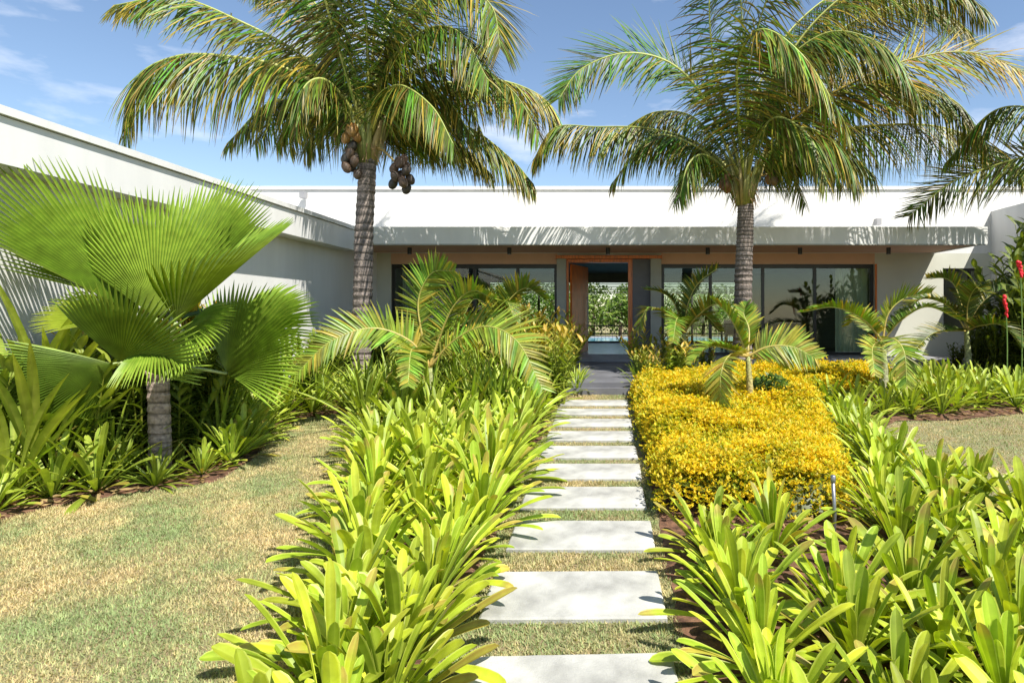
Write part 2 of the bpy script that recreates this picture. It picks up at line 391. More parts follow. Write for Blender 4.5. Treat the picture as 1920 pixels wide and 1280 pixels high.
# right wing
m = MB(); m.box(10.85, 11.1, 9, YW, .2, 4.83); hpart('right_wing_wall', m, M_white)
# windows
def window(x0, x1, z0, z1, mull, fw=.06, yy=YW + .08, parent=None, glass=True):
    m = MB()
    m.box(x0, x0 + fw, yy, yy + .1, z0, z1); m.box(x1 - fw, x1, yy, yy + .1, z0, z1)
    m.box(x0 + fw, x1 - fw, yy, yy + .1, z1 - fw * 1.3, z1); m.box(x0 + fw, x1 - fw, yy, yy + .1, z0, z0 + fw * .8)
    for q in mull: m.box(q - fw * .5, q + fw * .5, yy + .01, yy + .09, z0 + fw * .8, z1 - fw * 1.3)
    f = hpart('window_frame', m, M_dark)
    if glass:
        ed = [x0 + fw] + list(mull) + [x1 - fw]
        for a, b in zip(ed[:-1], ed[1:]):
            g = MB(); g.box(a + .01, b - .01, yy + .045, yy + .052, z0 + fw, z1 - fw * 1.3)
            o = g.build('glass_pane', M_glass); o.parent = f
    return f
window(xa, xb, zf, wh, [X(888), X(970)], .09)
window(ra, rb, zf, wh, [X(1333), X(1432), X(1530)], .085)
window(wa, wb, 1.5, sh, [X(1822)], .05)
# curtains in the right and left windows
def curtain(x0, x1, y):
    m = MB(); n = 60
    for i in range(n + 1):
        u = i / n; x = x0 + (x1 - x0) * u; yy = y + .05 * math.sin(u * 46) + .02 * math.sin(u * 17)
        m.vert((x, yy, zf + .03)); m.vert((x, yy, wh - .05))
    for i in range(n): a = 2 * i; m.face([a, a + 2, a + 3, a + 1])
    hpart('curtain', m, M_curtain, smooth=True)
curtain(X(1572), X(1634), YW + .25); curtain(X(745), X(775), YW + .45)
# portico round the door
m = MB(); yp = YW - .22
m.box(X(1045), X(1062), yp, YW + .3, zf - .2, Z(486)); m.box(X(1219), X(1238), yp, YW + .3, zf - .2, Z(486)); hpart('pier', m, M_pier)
m = MB(); m.box(X(1186), X(1219), YW - .05, YW + .2, zf - .2, Z(486)); hpart('charcoal_panel', m, M_panel)
m = MB(); m.box(X(1043), X(1240), yp - .03, YW - .001, Z(486), Z(480)); hpart('portico_lintel', m, M_wood)
m = MB(); m.box(X(1062), X(1186), YW, YW + .3, Z(492), Z(486)); m.box(X(1178), X(1186), YW, YW + .3, zf, Z(492)); m.box(X(1062), X(1066), YW, YW + .3, zf, Z(492))
fr_ = hpart('door_frame', m, M_wood)
m = MB(); m.box(-.03, .03, 0, 1.45, 0, Z(493) - zf - .02)
dl = m.build('door', M_wood); dl.parent = house; dl.location = Vector((X(1067) + .04, YW + .3, zf + .01)) - HL; dl.rotation_euler = (0, 0, R(-17))
m = MB(); m.tube([(.09, 1.25, .7), (.09, 1.25, 1.7)], .018, 8); m.box(.03, .09, 1.24, 1.26, .78, .80); m.box(.03, .09, 1.24, 1.26, 1.60, 1.62)
h = m.build('door_handle', M_steel); h.parent = dl
# porch, terrace, interior
m = MB(); m.box(-.62, .66, 11.55, 16.4, .30, .725); m.box(-.70, .74, 11.42, 11.55, .30, .64); hpart('porch_step', m, principled('shaded_porch_stone', (.13, .13, .14), .6, bump=.15, bscale=40, var=.2, vscale=2))  # porch stone darkened in its base colour to stand in for shade
m = MB(); m.box(-6.4, 10.8, 16.4, YW + .3, .3, .785); hpart('terrace', m, M_grey)
m = MB(); m.box(-12.7, 12.2, YW + .3, 26.6, .3, zf); hpart('floor', m, M_floor)
m = MB(); m.box(-12.7, 12.2, YW + .3, 28, 3.5, 3.6); hpart('ceiling', m, M_inter)
BY = 25.0; bz = 3.25; m = MB()
m.box(-12.7, -4.6, BY, BY + .25, zf, 3.5); m.box(5.4, 12.2, BY, BY + .25, zf, 3.5); m.box(-4.6, 5.4, BY, BY + .25, bz, 3.5)
m.box(-6.5, -6.35, YW + .3, BY, zf, 3.5); m.box(7.7, 7.85, YW + .3, BY, zf, 3.5); hpart('interior_wall', m, M_inter)
window(-4.6, 5.4, zf, bz, [-2.6, -.9, 1.45, 3.4], .08, BY + .05, glass=False)
m = MB()
for k in range(8): z = bz - .10 - k * .062; m.box(-4.5, 5.3, BY - .02, BY + .03, z, z + .034)
hpart('louvre_blind', m, M_dark)
# downlights under the eave
for px in (768, 955, 1140, 1327, 1500, 1666):
    Y = 16.6; x = X(px, Y); m = MB(); m.tube([(x, Y, zs - .15), (x, Y, zs + .021)], .055, 12)
    dlt = hpart('downlight', m, M_black)
    m = MB(); m.tube([(x, Y, zs - .158), (x, Y, zs - .149)], .042, 12); o = m.build('lens', M_steel); o.parent = dlt
for px, py in ((575, 369), (1640, 419)):
    x, z = X(px), Z(py); m = MB(); m.tube([(x, YW, z + .06), (x, YW - .10, z + .06)], .03, 8); m.box(x - .07, x + .07, YW - .30, YW - .10, z - .08, z + .10)
    cm = hpart('wall_fixture', m, M_grey)  # security camera on the left, small wall light on the right

# furniture seen darkly inside
def diningchair(x, y, rz, lab):
    r = thing('dining_chair', lab, 'chair', (x, y, zf), 'chairs inside the house', rz)
    m = MB(); m.box(-.22, .22, -.22, .22, .42, .47); m.build('seat', M_panel, r)
    m = MB(); m.box(-.22, .22, .19, .23, .47, .92); m.build('backrest', M_panel, r)
    for a in (-.19, .19):
        for b in (-.19, .19):
            m = MB(); m.tube([(a, b, 0), (a, b, .42)], .018, 6); m.build('leg', M_black, r)
    return r
tb = thing('dining_table', 'dark dining table behind the glass doors right of the front door', 'table', (4.9, 21, zf))
m = MB(); m.box(-1.1, 1.1, -.5, .5, .71, .75); m.build('tabletop', M_panel, tb)
for a in (-1, 1):
    for b in (-.42, .42): m = MB(); m.box(a - .03, a + .03, b - .03, b + .03, 0, .71); m.build('leg', M_panel, tb)
for i, (x, y, rz, lab) in enumerate(((4.3, 20.3, 3.14, 'dark dining chair at the near left of the table behind the glass'), (5.4, 20.3, 3.14, 'dark dining chair at the near right of the table behind the glass'),
        (4.3, 21.8, 0, 'dark dining chair at the far left of the table behind the glass'), (5.4, 21.8, 0, 'dark dining chair at the far right of the table behind the glass'))):
    diningchair(x, y, rz, lab)

# pool, railing, garden beyond the house
m = MB(); m.box(-12.7, 12.2, 26.6, 26.9, .3, .66); m.box(-9, 9, 35.5, 37, .3, .60); tag(m.build('pool_deck', M_grey), kind='structure')
m = MB(); m.box(-9, 9, 26.9, 35.5, .3, .57); tag(m.build('pool_water', M_water), kind='structure')
rl = thing('pool_railing', 'thin black metal railing before the pool, seen through the open front door', 'railing', (0, 26.3, .80))
m = MB(); m.box(-9, 9, -.03, .03, .62, .67); m.box(-9, 9, -.02, .02, .30, .34); m.build('rail', M_black, rl)
m = MB()
for k in range(121): x = -9 + k * .15; m.tube([(x, 0, 0), (x, 0, .62)], .008, 4, cap=False)
m.build('bars', M_black, rl)
def leaf_ball(mb, c, r, n, size, c1, c2, rnd):
    for _ in range(n):
        d = Vector((rnd.gauss(0, 1), rnd.gauss(0, 1), rnd.gauss(0, 1))).normalized(); q = rnd.random() ** .35
        p_ = Vector(c) + Vector((d.x * r[0], d.y * r[1], d.z * r[2])) * q
        a = Vector((rnd.gauss(0, 1), rnd.gauss(0, 1), rnd.gauss(0, 1))).normalized(); b = a.orthogonal().normalized()
        s = size * rnd.uniform(.6, 1.3); cc = mixc(c1, c2, rnd.random()); i0 = len(mb.v)
        for v in (p_ - a * s, p_ + b * s * .4, p_ + a * s, p_ - b * s * .4): mb.vert(v, cc)
        mb.face([i0, i0 + 1, i0 + 2, i0 + 3])
places = ['left of the doorway view', 'behind the left part of the railing', 'in the middle of the doorway view', 'at the right of the doorway view', 'seen through the glass right of the door', 'seen through the middle pane of the right glass wall', 'far left beyond the pool', 'behind the left glass wall']
for i, (x, y, h, r) in enumerate(((-3.2, 38, 4.0, 2.2), (-.8, 41, 3.6, 2.0), (.9, 39, 3.0, 1.7), (3.1, 40, 3.2, 2.2), (5.8, 38, 2.8, 2.0), (9, 39, 3.0, 2.3), (-9.5, 39, 3.2, 2.4), (-6.2, 38, 3.0, 2.2))):
    rnd = random.Random(i); tr_ = thing('garden_tree', 'bushy green tree beyond the pool, ' + places[i], 'tree', (x, y, .5), 'trees beyond the pool')
    m = MB(); m.tube([(0, 0, 0), (.05, 0, h * .5), (0, .05, h * .8)], [.12, .09, .04], 7, (.14, .1, .07)); m.build('trunk', M_bark, tr_)
    m = MB()
    for k in range(7): leaf_ball(m, (rnd.uniform(-1, 1) * r * .6, rnd.uniform(-1, 1) * r * .4, h * rnd.uniform(.25, .85)), (r * .6, r * .5, h * .3), 260, .14, (.08, .16, .03), (.20, .28, .06), rnd)
    m.build('crown', M_leaf, tr_)
hg = MB(); rnd = random.Random(99)
for k in range(26): leaf_ball(hg, (-12 + k, 43.5, 2.0), (.9, .6, 1.9), 260, .16, (.07, .13, .03), (.14, .22, .05), rnd)
tag(hg.build('boundary_hedge', M_leaf), 'tall dark green boundary hedge beyond the pool and the railing', 'hedge')

# ------------------------------------------------------------------ palms
def rachis_frond(mb, pts, Lf, npair, droop, c_lo, c_hi, rnd, w0=.022, fwd=.5, up=-.05, r0=.05, start=.16, yellow=.12, seg=4, stiff=False, roll=0):
    """pinnate frond: returns nothing, leaflets in mb; rachis tube returned separately"""
    n = npair; P = spline(pts, n + 1)
    total = sum((P[i + 1] - P[i]).length for i in range(n))
    for i in range(n + 1):
        u = i / n
        if u < start: continue
        T_ = (P[min(i + 1, n)] - P[max(i - 1, 0)]).normalized()
        ref = Vector((0, 0, 1))
        if abs(T_.z) > .93: ref = Vector((pts[-1][0] - pts[0][0], pts[-1][1] - pts[0][1], .3)).normalized() * -1
        Nn = (ref - T_ * ref.dot(T_)).normalized(); S = T_.cross(Nn).normalized()
        if roll:
            S, Nn = S * math.cos(roll) + Nn * math.sin(roll), Nn * math.cos(roll) - S * math.sin(roll)
        v = (u - start) / (1 - start)
        prof = (.45 + .75 * math.sin(math.pi * min(1, v * .92 + .04)) ** .8) if not stiff else (.55 + .5 * math.sin(math.pi * v))
        prof *= 1 - .35 * v
        for sg in (-1, 1):
            if rnd.random() < .03: continue
            ln = Lf * prof * rnd.uniform(.82, 1.12)
            f_ = fwd + .5 * v + (rnd.uniform(-.12, .12) if stiff else rnd.gauss(0, .2))
            d = (S * sg + T_ * f_ + Nn * (up + (rnd.uniform(-.14, .14) if stiff else rnd.gauss(0, .24)))).normalized()
            if not stiff: d = (d + Vector((0, 0, -1)) * droop * .5 * rnd.uniform(.6, 1.3)).normalized()
            p_ = P[i].copy(); pp = [p_.copy()]; g = droop * rnd.uniform(.7, 1.25) * (1 if stiff else .5)
            for k in range(seg):
                d = (d + Vector((0, 0, -1)) * g / seg * (1 if k else .4)).normalized(); p_ = p_ + d * ln / seg; pp.append(p_.copy())
            yv = rnd.random() < yellow
            ca = mixc(c_lo, c_hi, rnd.random() ** 1.2); ca = tuple(q * (rnd.uniform(.7, 1.3) if stiff else rnd.choice((.55, .8, 1, 1.25, 1.55)) * rnd.uniform(.85, 1.15)) for q in ca)
            if yv: ca = mixc(ca, (.42, .30, .06), rnd.uniform(.4, 1))
            tip = mixc(ca, (.42, .28, .08), rnd.uniform(.2, .9)) if rnd.random() < .35 else ca
            wd = w0 * rnd.uniform(.8, 1.15); wdt = [wd * .7, wd, wd * .9, wd * .6, wd * .08] if seg == 4 else [wd * .8, wd, wd * .65, wd * .08]
            cs = [mixc(ca, tip, max(0, (k / seg - .6) / .4)) for k in range(seg + 1)]
            mb.leaf(pp, T_, wdt, .35, cs, [mixc(c, (.5, .5, .12), .12) for c in cs])
    return P
def add_frond(root, org, pts, Lf, npair, droop, c_lo, c_hi, rnd, rc=(.34, .33, .07), r0=.05, mat=None, **k):
    org = Vector(org); pts = [Vector(p) - org for p in pts]
    m = MB(); P = rachis_frond(m, pts, Lf, npair, droop, c_lo, c_hi, rnd, r0=r0, **k)
    fo = m.build('frond', mat or M_frond, root)
    q = MB(); nn = len(P); q.tube(P[::2] + ([P[-1]] if nn % 2 == 0 else []), [r0 * (1 - .88 * (i / (len(P[::2]) - 1 + .001)) ** .7) + .004 for i in range(len(P[::2]) + (nn % 2 == 0))], 6, lambda u: mixc(rc, (.30, .36, .08), u), flat=.7)
    q.build('rachis', M_stalk, fo, smooth=True)
    return fo
def trunk_rings(pts, r_of, nring, c1, c2, rnd, step=2):
    P = spline(pts, nring); m = MB(); n = 14; b = 0; cols = []; rr = []
    for i in range(nring):
        u = i / (nring - 1); ph = i % 4
        rr.append(r_of(u) * (1 + (.05, .02, -.03, .0)[ph] * rnd.uniform(.4, 1.3) + rnd.uniform(-.03, .03)))
        cols.append(mixc(c1, c2, rnd.random() * .6 + (.35 if ph == 2 else 0)) if ph != 3 else mixc(c1, (.02, .018, .015), .6))
    for i, p_ in enumerate(P):
        for j in range(n):
            a = 2 * math.pi * j / n; k = rr[i] * (1 + .03 * noise.noise(Vector((math.cos(a), math.sin(a), i * .35))))
            wob = .012 * math.sin(a + i * 1.7)
            m.vert((p_.x + math.cos(a) * k, p_.y + math.sin(a) * k, p_.z + wob), mixc(cols[i], c2, .25 * (noise.noise(Vector((math.cos(a) * 2, math.sin(a) * 2, i * .5))) + .5)))
    for i in range(nring - 1):
        for j in range(n): m.face([i * n + j, i * n + (j + 1) % n, (i + 1) * n + (j + 1) % n, (i + 1) * n + j])
    return m

GRN_D, GRN_L = (.024, .052, .008), (.125, .18, .024)
def coconut_palm(label, base, trunk_px, crown, fronds, nuts, seed, Y0, extra=11):
    rnd = random.Random(seed)
    root = thing('coconut_palm', label, 'palm tree', base, 'coconut palms in front of the house'); org = Vector(base)
    tp = [Vector(base) + Vector((0, 0, -.1))] + [at(*q) for q in trunk_px]; tp = [p - org for p in tp]
    c = Vector(crown) - org
    m = trunk_rings(tp, lambda u: .20 - .035 * u + .10 * max(0, .08 - u) / .08, 150, (.11, .092, .08), (.27, .22, .185), rnd)
    m.build('trunk', M_bark, root)
    for fr in fronds:
        pts, opt = fr[0], (fr[1] if len(fr) > 1 else {})
        P = [at(*q) for q in pts]; start = Vector(crown) + (P[0] - Vector(crown)).normalized() * .08
        yl = opt.pop('yellow', .15); L_ = opt.pop('L', .95) * 1.3
        lo, hi = opt.pop('lo', GRN_D), opt.pop('hi', GRN_L)
        nlen = sum((P[i + 1] - P[i]).length for i in range(len(P) - 1)) + (P[0] - start).length
        add_frond(root, base, [start - Vector((0, 0, .12))] + P, L_, max(56, int(nlen * 38)), opt.pop('droop', 1.1) * 1.25, lo, hi, rnd, yellow=yl * .6, w0=.0150, **opt)
    for k in range(extra):
        az = (k + .5) / extra * 3.7 - .28 + rnd.uniform(-.15, .15); ln = rnd.uniform(2.0, 2.9); el = rnd.uniform(.35, 1.25); h = Vector((math.cos(az), math.sin(az), 0))
        C0 = Vector(crown); up = math.sin(el) * ln * .8
        P = [C0 + h * .1, C0 + h * ln * .35 * math.cos(el) + h * .2 + Vector((0, 0, up * .55)), C0 + h * ln * .7 + Vector((0, 0, up * .75)), C0 + h * ln * (.9 + .15 * math.cos(el)) + Vector((0, 0, up * .35 - .4))]
        add_frond(root, base, P, rnd.uniform(.8, 1.05), int(ln * 34), rnd.uniform(1.3, 2.0), GRN_D, GRN_L, rnd, yellow=.08, w0=.0150, roll=rnd.uniform(-.7, .7))
    # spear leaf bases and fibre sheath around the crown shaft
    m = MB()
    for k in range(16):
        a = k * 2.4; r1 = .12; h = rnd.uniform(.35, .8)
        m.tube([c + Vector((math.cos(a) * r1, math.sin(a) * r1, -.45)), c + Vector((math.cos(a) * .2, math.sin(a) * .2, -.1)), c + Vector((math.cos(a) * .42, math.sin(a) * .42, h - .15))],
               [.07, .075, .03], 6, mixc((.18, .22, .05), (.35, .26, .10), rnd.random()), flat=.6)
    m.build('leaf_base', M_stalk, root, smooth=True)
    m = MB()
    for k in range(60):
        a = rnd.uniform(0, 6.28); r1 = rnd.uniform(.10, .22); z = rnd.uniform(-.35, .25)
        p0 = c + Vector((math.cos(a) * r1, math.sin(a) * r1, z)); p1 = p0 + Vector((math.cos(a) * .10 + rnd.uniform(-.08, .08), math.sin(a) * .10, -rnd.uniform(.1, .35)))
        m.tube([p0, (p0 + p1) / 2 + Vector((.02, 0, .03)), p1], [.012, .010, .004], 4, mixc((.26, .15, .07), (.45, .30, .14), rnd.random()))
    m.build('fibre', M_bark, root)
    for (px, py, Y, n, rad, cols_) in nuts:
        cc = at(px, py, Y) - org; m = MB(); m.tube([c + Vector((0, 0, -.05)), (c + cc) / 2 + Vector((0, 0, .12)), cc + Vector((0, 0, .1))], [.035, .028, .02], 6, (.35, .25, .08))
        st = m.build('coconut_bunch', M_stalk, root, smooth=True)
        for k in range(n):
            a = k * 2.39996; q = math.sqrt((k + .5) / n)
            p_ = cc + Vector((math.cos(a) * rad[0] * q, math.sin(a) * rad[0] * q * .8, rad[1] * (1 - 2 * (k + .5) / n) + rnd.uniform(-.03, .03)))
            m = MB(); m.ball((0, 0, 0), (.088, .088, .118), mixc(cols_[0], cols_[1], rnd.random()), 10, 8, jit=.12)
            o = m.build('coconut', M_nut, st, smooth=True); o.location = p_; o.rotation_euler = (rnd.uniform(-.6, .6), rnd.uniform(-.6, .6), rnd.uniform(0, 6))
    return root
YL = 12.8
bL = ((672 - VX) / F * YL, YL, gz(YL))
coconut_palm('coconut palm with hanging brown nuts left of the path, crown cut by the top edge', bL,
    [(676, 690, YL), (680, 560, YL), (683, 430, YL), (690, 300, YL)], at(690, 265, YL), [
    ([(640, 170, 12.6), (560, 100, 12.2), (450, 40, 11.8), (330, -5, 11.5), (215, 10, 11.4)], dict(yellow=.45, L=.95, droop=.8, roll=.5)),
    ([(630, 190, 12.4), (540, 130, 11.9), (430, 106, 11.5), (330, 106, 11.3), (255, 150, 11.2), (232, 262, 11.1)], dict(yellow=.22, L=1.15, droop=1.6)),
    ([(650, 140, 12.4), (615, 20, 12.0), (590, -90, 11.6), (560, -150, 11.2)], dict(L=1.1, droop=1.5)),
    ([(690, 120, 12.6), (680, 0, 12.2), (640, -120, 11.8)], dict(L=1.1, droop=1.4)),
    ([(720, 130, 12.6), (770, 20, 12.3), (850, -30, 12.0), (920, 10, 11.8), (938, 90, 11.7)], dict(L=1.05, droop=.7, yellow=.2, roll=-.7)),
    ([(730, 180, 12.8), (800, 125, 12.8), (880, 120, 12.7), (960, 170, 12.6), (1010, 250, 12.5)], dict(L=1.0, droop=1.0, yellow=.35, roll=-.6)),
    ([(740, 220, 13.2), (830, 165, 13.8), (930, 150, 14.3), (1020, 185, 14.8), (1060, 250, 15.0)], dict(L=.95, droop=1.3, yellow=.45, hi=(.34, .34, .12))),
    ([(740, 240, 13.4), (810, 215, 14.0), (890, 245, 14.5), (960, 300, 14.7), (1000, 345, 14.8)], dict(L=1.0, droop=1.4, yellow=.5)),
    ([(730, 260, 13.6), (790, 245, 14.2), (860, 270, 14.6), (920, 325, 14.8)], dict(L=.9, droop=1.2, yellow=.3)),
    ([(700, 235, 13.5), (730, 215, 14.2), (780, 240, 14.8), (820, 290, 15.1)], dict(L=.95, droop=1.2)),
    ([(670, 235, 13.3), (640, 215, 13.8), (600, 235, 14.0), (570, 280, 14.1)], dict(L=.9, droop=1.2)),
    ([(640, 220, 12.8), (590, 190, 12.8), (550, 210, 12.8), (520, 270, 12.8)], dict(L=.75, droop=1.3)),
    ([(640, 200, 13.3), (580, 120, 13.8), (520, 110, 14.2), (460, 150, 14.6)], dict(L=.9, droop=1.3)),
    ([(720, 140, 12.4), (790, 60, 12.0), (860, 60, 11.7), (915, 150, 11.5)], dict(L=1.0, droop=.9, yellow=.12, roll=-.6)),
    ([(660, 120, 12.6), (640, 10, 12.4), (650, -100, 12.2)], dict(L=1.0, droop=.9, roll=.6)),
    ([(715, 130, 12.5), (745, 20, 12.3), (770, -90, 12.1)], dict(L=1.05, droop=.9, roll=-.6)),
    ([(710, 120, 13.2), (740, 0, 13.8), (790, -80, 14.4), (850, -90, 14.8)], dict(L=1.05, droop=1.2)),
    ([(650, 130, 13.2), (600, 20, 13.8), (540, -40, 14.3), (470, -30, 14.6)], dict(L=1.0, droop=1.3)),
    ([(715, 190, 12.3), (750, 160, 11.7), (810, 200, 11.3), (850, 270, 11.1)], dict(L=.85, droop=1.3, yellow=.2)),
    ([(700, 90, 12.8), (710, -60, 12.9), (730, -160, 13)], dict(L=.9, droop=.7)),
    ([(655, 200, 12.4), (610, 150, 12.0), (570, 165, 11.7), (555, 240, 11.6)], dict(L=.7, droop=1.4, yellow=.1)),
    ], [(658, 300, 12.5, 9, (.13, .28), ((.035, .035, .03), (.10, .06, .035))), (752, 325, 12.5, 12, (.21, .30), ((.04, .038, .032), (.13, .075, .045))),
        (660, 250, 12.4, 5, (.12, .14), ((.30, .14, .03), (.20, .12, .03)))], 11, YL)
YR = 13.4
bR = ((1393 - VX) / F * YR, YR, gz(YR))
coconut_palm('coconut palm with yellowing fronds right of the path, before the glass wall', bR,
    [(1393, 640, YR), (1394, 520, YR), (1397, 440, YR), (1398, 385, YR)], at(1396, 345, YR), extra=5, fronds=[
    ([(1360, 270, 13.2), (1310, 170, 12.9), (1250, 115, 12.7), (1170, 100, 12.5), (1090, 130, 12.4), (1048, 185, 12.3)], dict(yellow=.05, L=.9, droop=.35, lo=(.04, .09, .03), hi=(.10, .17, .05), up=.1, roll=.9)),
    ([(1350, 300, 13.6), (1290, 260, 13.9), (1210, 240, 14.2), (1120, 238, 14.4), (1040, 240, 14.5), (1000, 300, 14.5)], dict(yellow=.4, L=.95, droop=1.6)),
    ([(1360, 320, 13.1), (1320, 290, 12.7), (1290, 310, 12.4), (1275, 370, 12.3)], dict(L=.7, droop=1.3, yellow=.2)),
    ([(1370, 240, 13.2), (1340, 130, 13.0), (1330, 0, 12.8), (1345, -90, 12.6)], dict(L=.9, droop=.8, yellow=.05, lo=(.04, .09, .03), hi=(.11, .17, .05), roll=.5)),
    ([(1400, 240, 13.3), (1410, 100, 13.1), (1450, -30, 12.8), (1500, -80, 12.6)], dict(L=1.0, droop=1.0, yellow=.2)),
    ([(1430, 230, 13.6), (1510, 120, 13.8), (1620, 30, 14.0), (1740, 10, 14.2), (1820, 60, 14.4)], dict(L=1.05, droop=.6, yellow=.4, roll=-.6)),
    ([(1450, 260, 13.2), (1520, 200, 13.0), (1610, 150, 12.8), (1720, 108, 12.7), (1830, 100, 12.6), (1940, 145, 12.5)], dict(L=1.15, droop=.45, yellow=.7, up=.1, roll=-.9, hi=(.36, .30, .06), rc=(.62, .36, .04))),
    ([(1460, 290, 13.7), (1550, 250, 13.7), (1650, 235, 13.9), (1760, 238, 14.5), (1860, 275, 14.7), (1930, 330, 14.8)], dict(L=1.05, droop=1.7, yellow=.35, rc=(.6, .5, .08))),
    ([(1385, 220, 12.8), (1385, 110, 12.2), (1430, 55, 11.7), (1510, 110, 11.3), (1590, 240, 11.1)], dict(L=1.15, droop=.9, yellow=.12, hi=(.24, .30, .06), rc=(.45, .5, .08))),
    ([(1440, 290, 13.0), (1500, 240, 12.7), (1570, 270, 12.5), (1610, 340, 12.4)], dict(L=.95, droop=1.5, yellow=.1)),
    ([(1440, 300, 13.6), (1500, 260, 13.7), (1570, 270, 13.7), (1640, 330, 13.6)], dict(L=.95, droop=1.4, yellow=.2)),
    ([(1420, 220, 13.0), (1470, 120, 12.7), (1560, 60, 12.4), (1660, 90, 12.2), (1720, 180, 12.1)], dict(L=1.15, droop=1.3, yellow=.25)),
    ([(1450, 270, 13.6), (1560, 180, 13.7), (1680, 150, 13.7), (1790, 190, 13.7), (1850, 270, 13.6)], dict(L=1.05, droop=1.5, yellow=.15)),
    ([(1410, 200, 13.8), (1480, 60, 14.4), (1600, -30, 14.9), (1700, -20, 15.2)], dict(L=1.05, droop=1.1, yellow=.3)),
    ([(1420, 260, 12.5), (1460, 220, 12.0), (1520, 260, 11.7), (1550, 340, 11.6)], dict(L=.85, droop=1.3, yellow=.1)),
    ([(1400, 180, 13.4), (1390, 20, 13.4), (1380, -110, 13.4)], dict(L=.9, droop=.6, yellow=.05)),
    ([(1430, 200, 13.2), (1520, 50, 13.2), (1640, -40, 13.2), (1760, -40, 13.2), (1850, 20, 13.2)], dict(L=1.1, droop=1.2, yellow=.5)),
    ([(1360, 290, 13.8), (1300, 220, 14.2), (1230, 210, 14.5), (1170, 240, 14.8)], dict(L=.8, droop=1.4, yellow=.3)),
    ], nuts=[(1360, 345, 13.1, 4, (.10, .12), ((.16, .08, .04), (.26, .13, .06))), (1448, 335, 13.3, 3, (.10, .08), ((.10, .08, .05), (.25, .13, .05)))], seed=12, Y0=YR)
YT = 12.0
bT = ((2120 - VX) / F * YT, YT, gz(YT))
coconut_palm('palm outside the right edge, only its drooping frond tips in view', bT,
    [(2118, 640, YT), (2112, 480, YT), (2108, 330, YT)], at(2106, 280, YT), extra=2, fronds=[
    ([(2040, 270, 12.7), (1940, 290, 13.6), (1860, 312, 14.1), (1780, 345, 14.4), (1705, 405, 14.6)], dict(L=.85, droop=.2, yellow=.15, roll=1.0)),
    ([(2180, 230, 12.0), (2280, 220, 12.2), (2360, 330, 12.4)], dict(L=.9)),
    ([(2090, 180, 12.3), (2060, 60, 12.8), (2010, 0, 13.2), (1960, 40, 13.5)], dict(L=.9, yellow=.5)),
    ([(2140, 160, 11.6), (2180, 40, 11.2), (2260, 0, 11.0)], dict(L=.9)),
    ([(2130, 250, 12.9), (2160, 240, 13.8), (2200, 320, 14.6)], dict(L=.85)),
    ], nuts=[], seed=13, Y0=YT)

# ------------------------------------------------------------------ small arching palms
def small_palm(label, px, py_base, Y, crown, fronds, seed, lo=(.10, .17, .03), hi=(.26, .34, .06), rad=.06, Lf=.42, trunkcol=(.30, .27, .20), yellow=.10):
    rnd = random.Random(seed); base = at(px, py_base, Y); base.z = gz(Y); cr = at(crown[0], crown[1], Y) if len(crown) == 2 else at(*crown)
    root = thing('arching_palm', label, 'small palm', base, 'small arching palms among the beds')
    c = cr - base
    m = MB(); m.tube(spline([(0, 0, -.05), c * .5 + Vector((.02, 0, 0)), c], 14), [rad * (1.5 - .8 * i / 13) * (1.06 if i % 2 else .96) for i in range(14)], 10, lambda u: mixc(trunkcol, (.30, .33, .12), u)); m.build('trunk', M_bark, root, smooth=True)
    for fr in fronds:
        pts = [at(*q) for q in fr[0]]; o = dict(fr[1]) if len(fr) > 1 else {}
        add_frond(root, base, [cr] + pts, o.pop('L', Lf), o.pop('n', 48), o.pop('droop', .25), o.pop('lo', lo), o.pop('hi', hi), rnd, r0=.022, w0=o.pop('w', .022), fwd=.45, up=o.pop('up', .5), roll=o.pop('roll', rnd.uniform(-.5, .5)), yellow=yellow, seg=3, stiff=True, start=.12, rc=(.42, .30, .08), **o)
    return root
small_palm('arching palm left of the path, one long frond reaching left past the trunk', 800, 790, 9.3, (805, 690), [
    ([(770, 640, 9.2), (700, 615, 9.0), (620, 640, 8.8), (556, 700, 8.7)], dict(L=.5, up=.2, roll=1.15, n=60)),
    ([(850, 640, 9.2), (910, 612, 9.0), (970, 640, 8.8), (1015, 725, 8.7)], dict(L=.62, up=.1, roll=-.9, n=60)),
    ([(790, 620, 9.3), (785, 560, 9.3), (810, 512, 9.2), (850, 508, 9.0)], dict(L=.5, up=.1, roll=1.2, n=60)),
    ([(825, 630, 9.3), (850, 575, 9.2), (885, 545, 9.1), (925, 560, 8.9)], dict(L=.45, up=.5)),
    ([(830, 640, 9.6), (880, 600, 10), (930, 590, 10.4)], dict(L=.45)),
    ([(780, 660, 8.9), (770, 660, 8.3), (765, 720, 8.0)], dict(L=.4)),
    ([(790, 650, 9.8), (740, 620, 10.3), (700, 640, 10.7)], dict(L=.42)),
    ], 21)
small_palm('small dark palm left of the front door among orange-tipped stems', 935, 700, 13.2, (935, 620), [
    ([(950, 570, 13.2), (985, 540, 13.1), (1020, 560, 13)], dict(L=.55, w=.035)), ([(920, 580, 13.2), (890, 560, 13.1), (870, 590, 13)], dict(L=.5, w=.035)),
    ([(940, 580, 12.9), (950, 565, 12.5), (965, 600, 12.1)], dict(L=.45)), ([(915, 590, 13.6), (925, 560, 14), (940, 560, 14.3)], dict(L=.4))], 22, lo=(.06, .12, .02), hi=(.16, .24, .05))
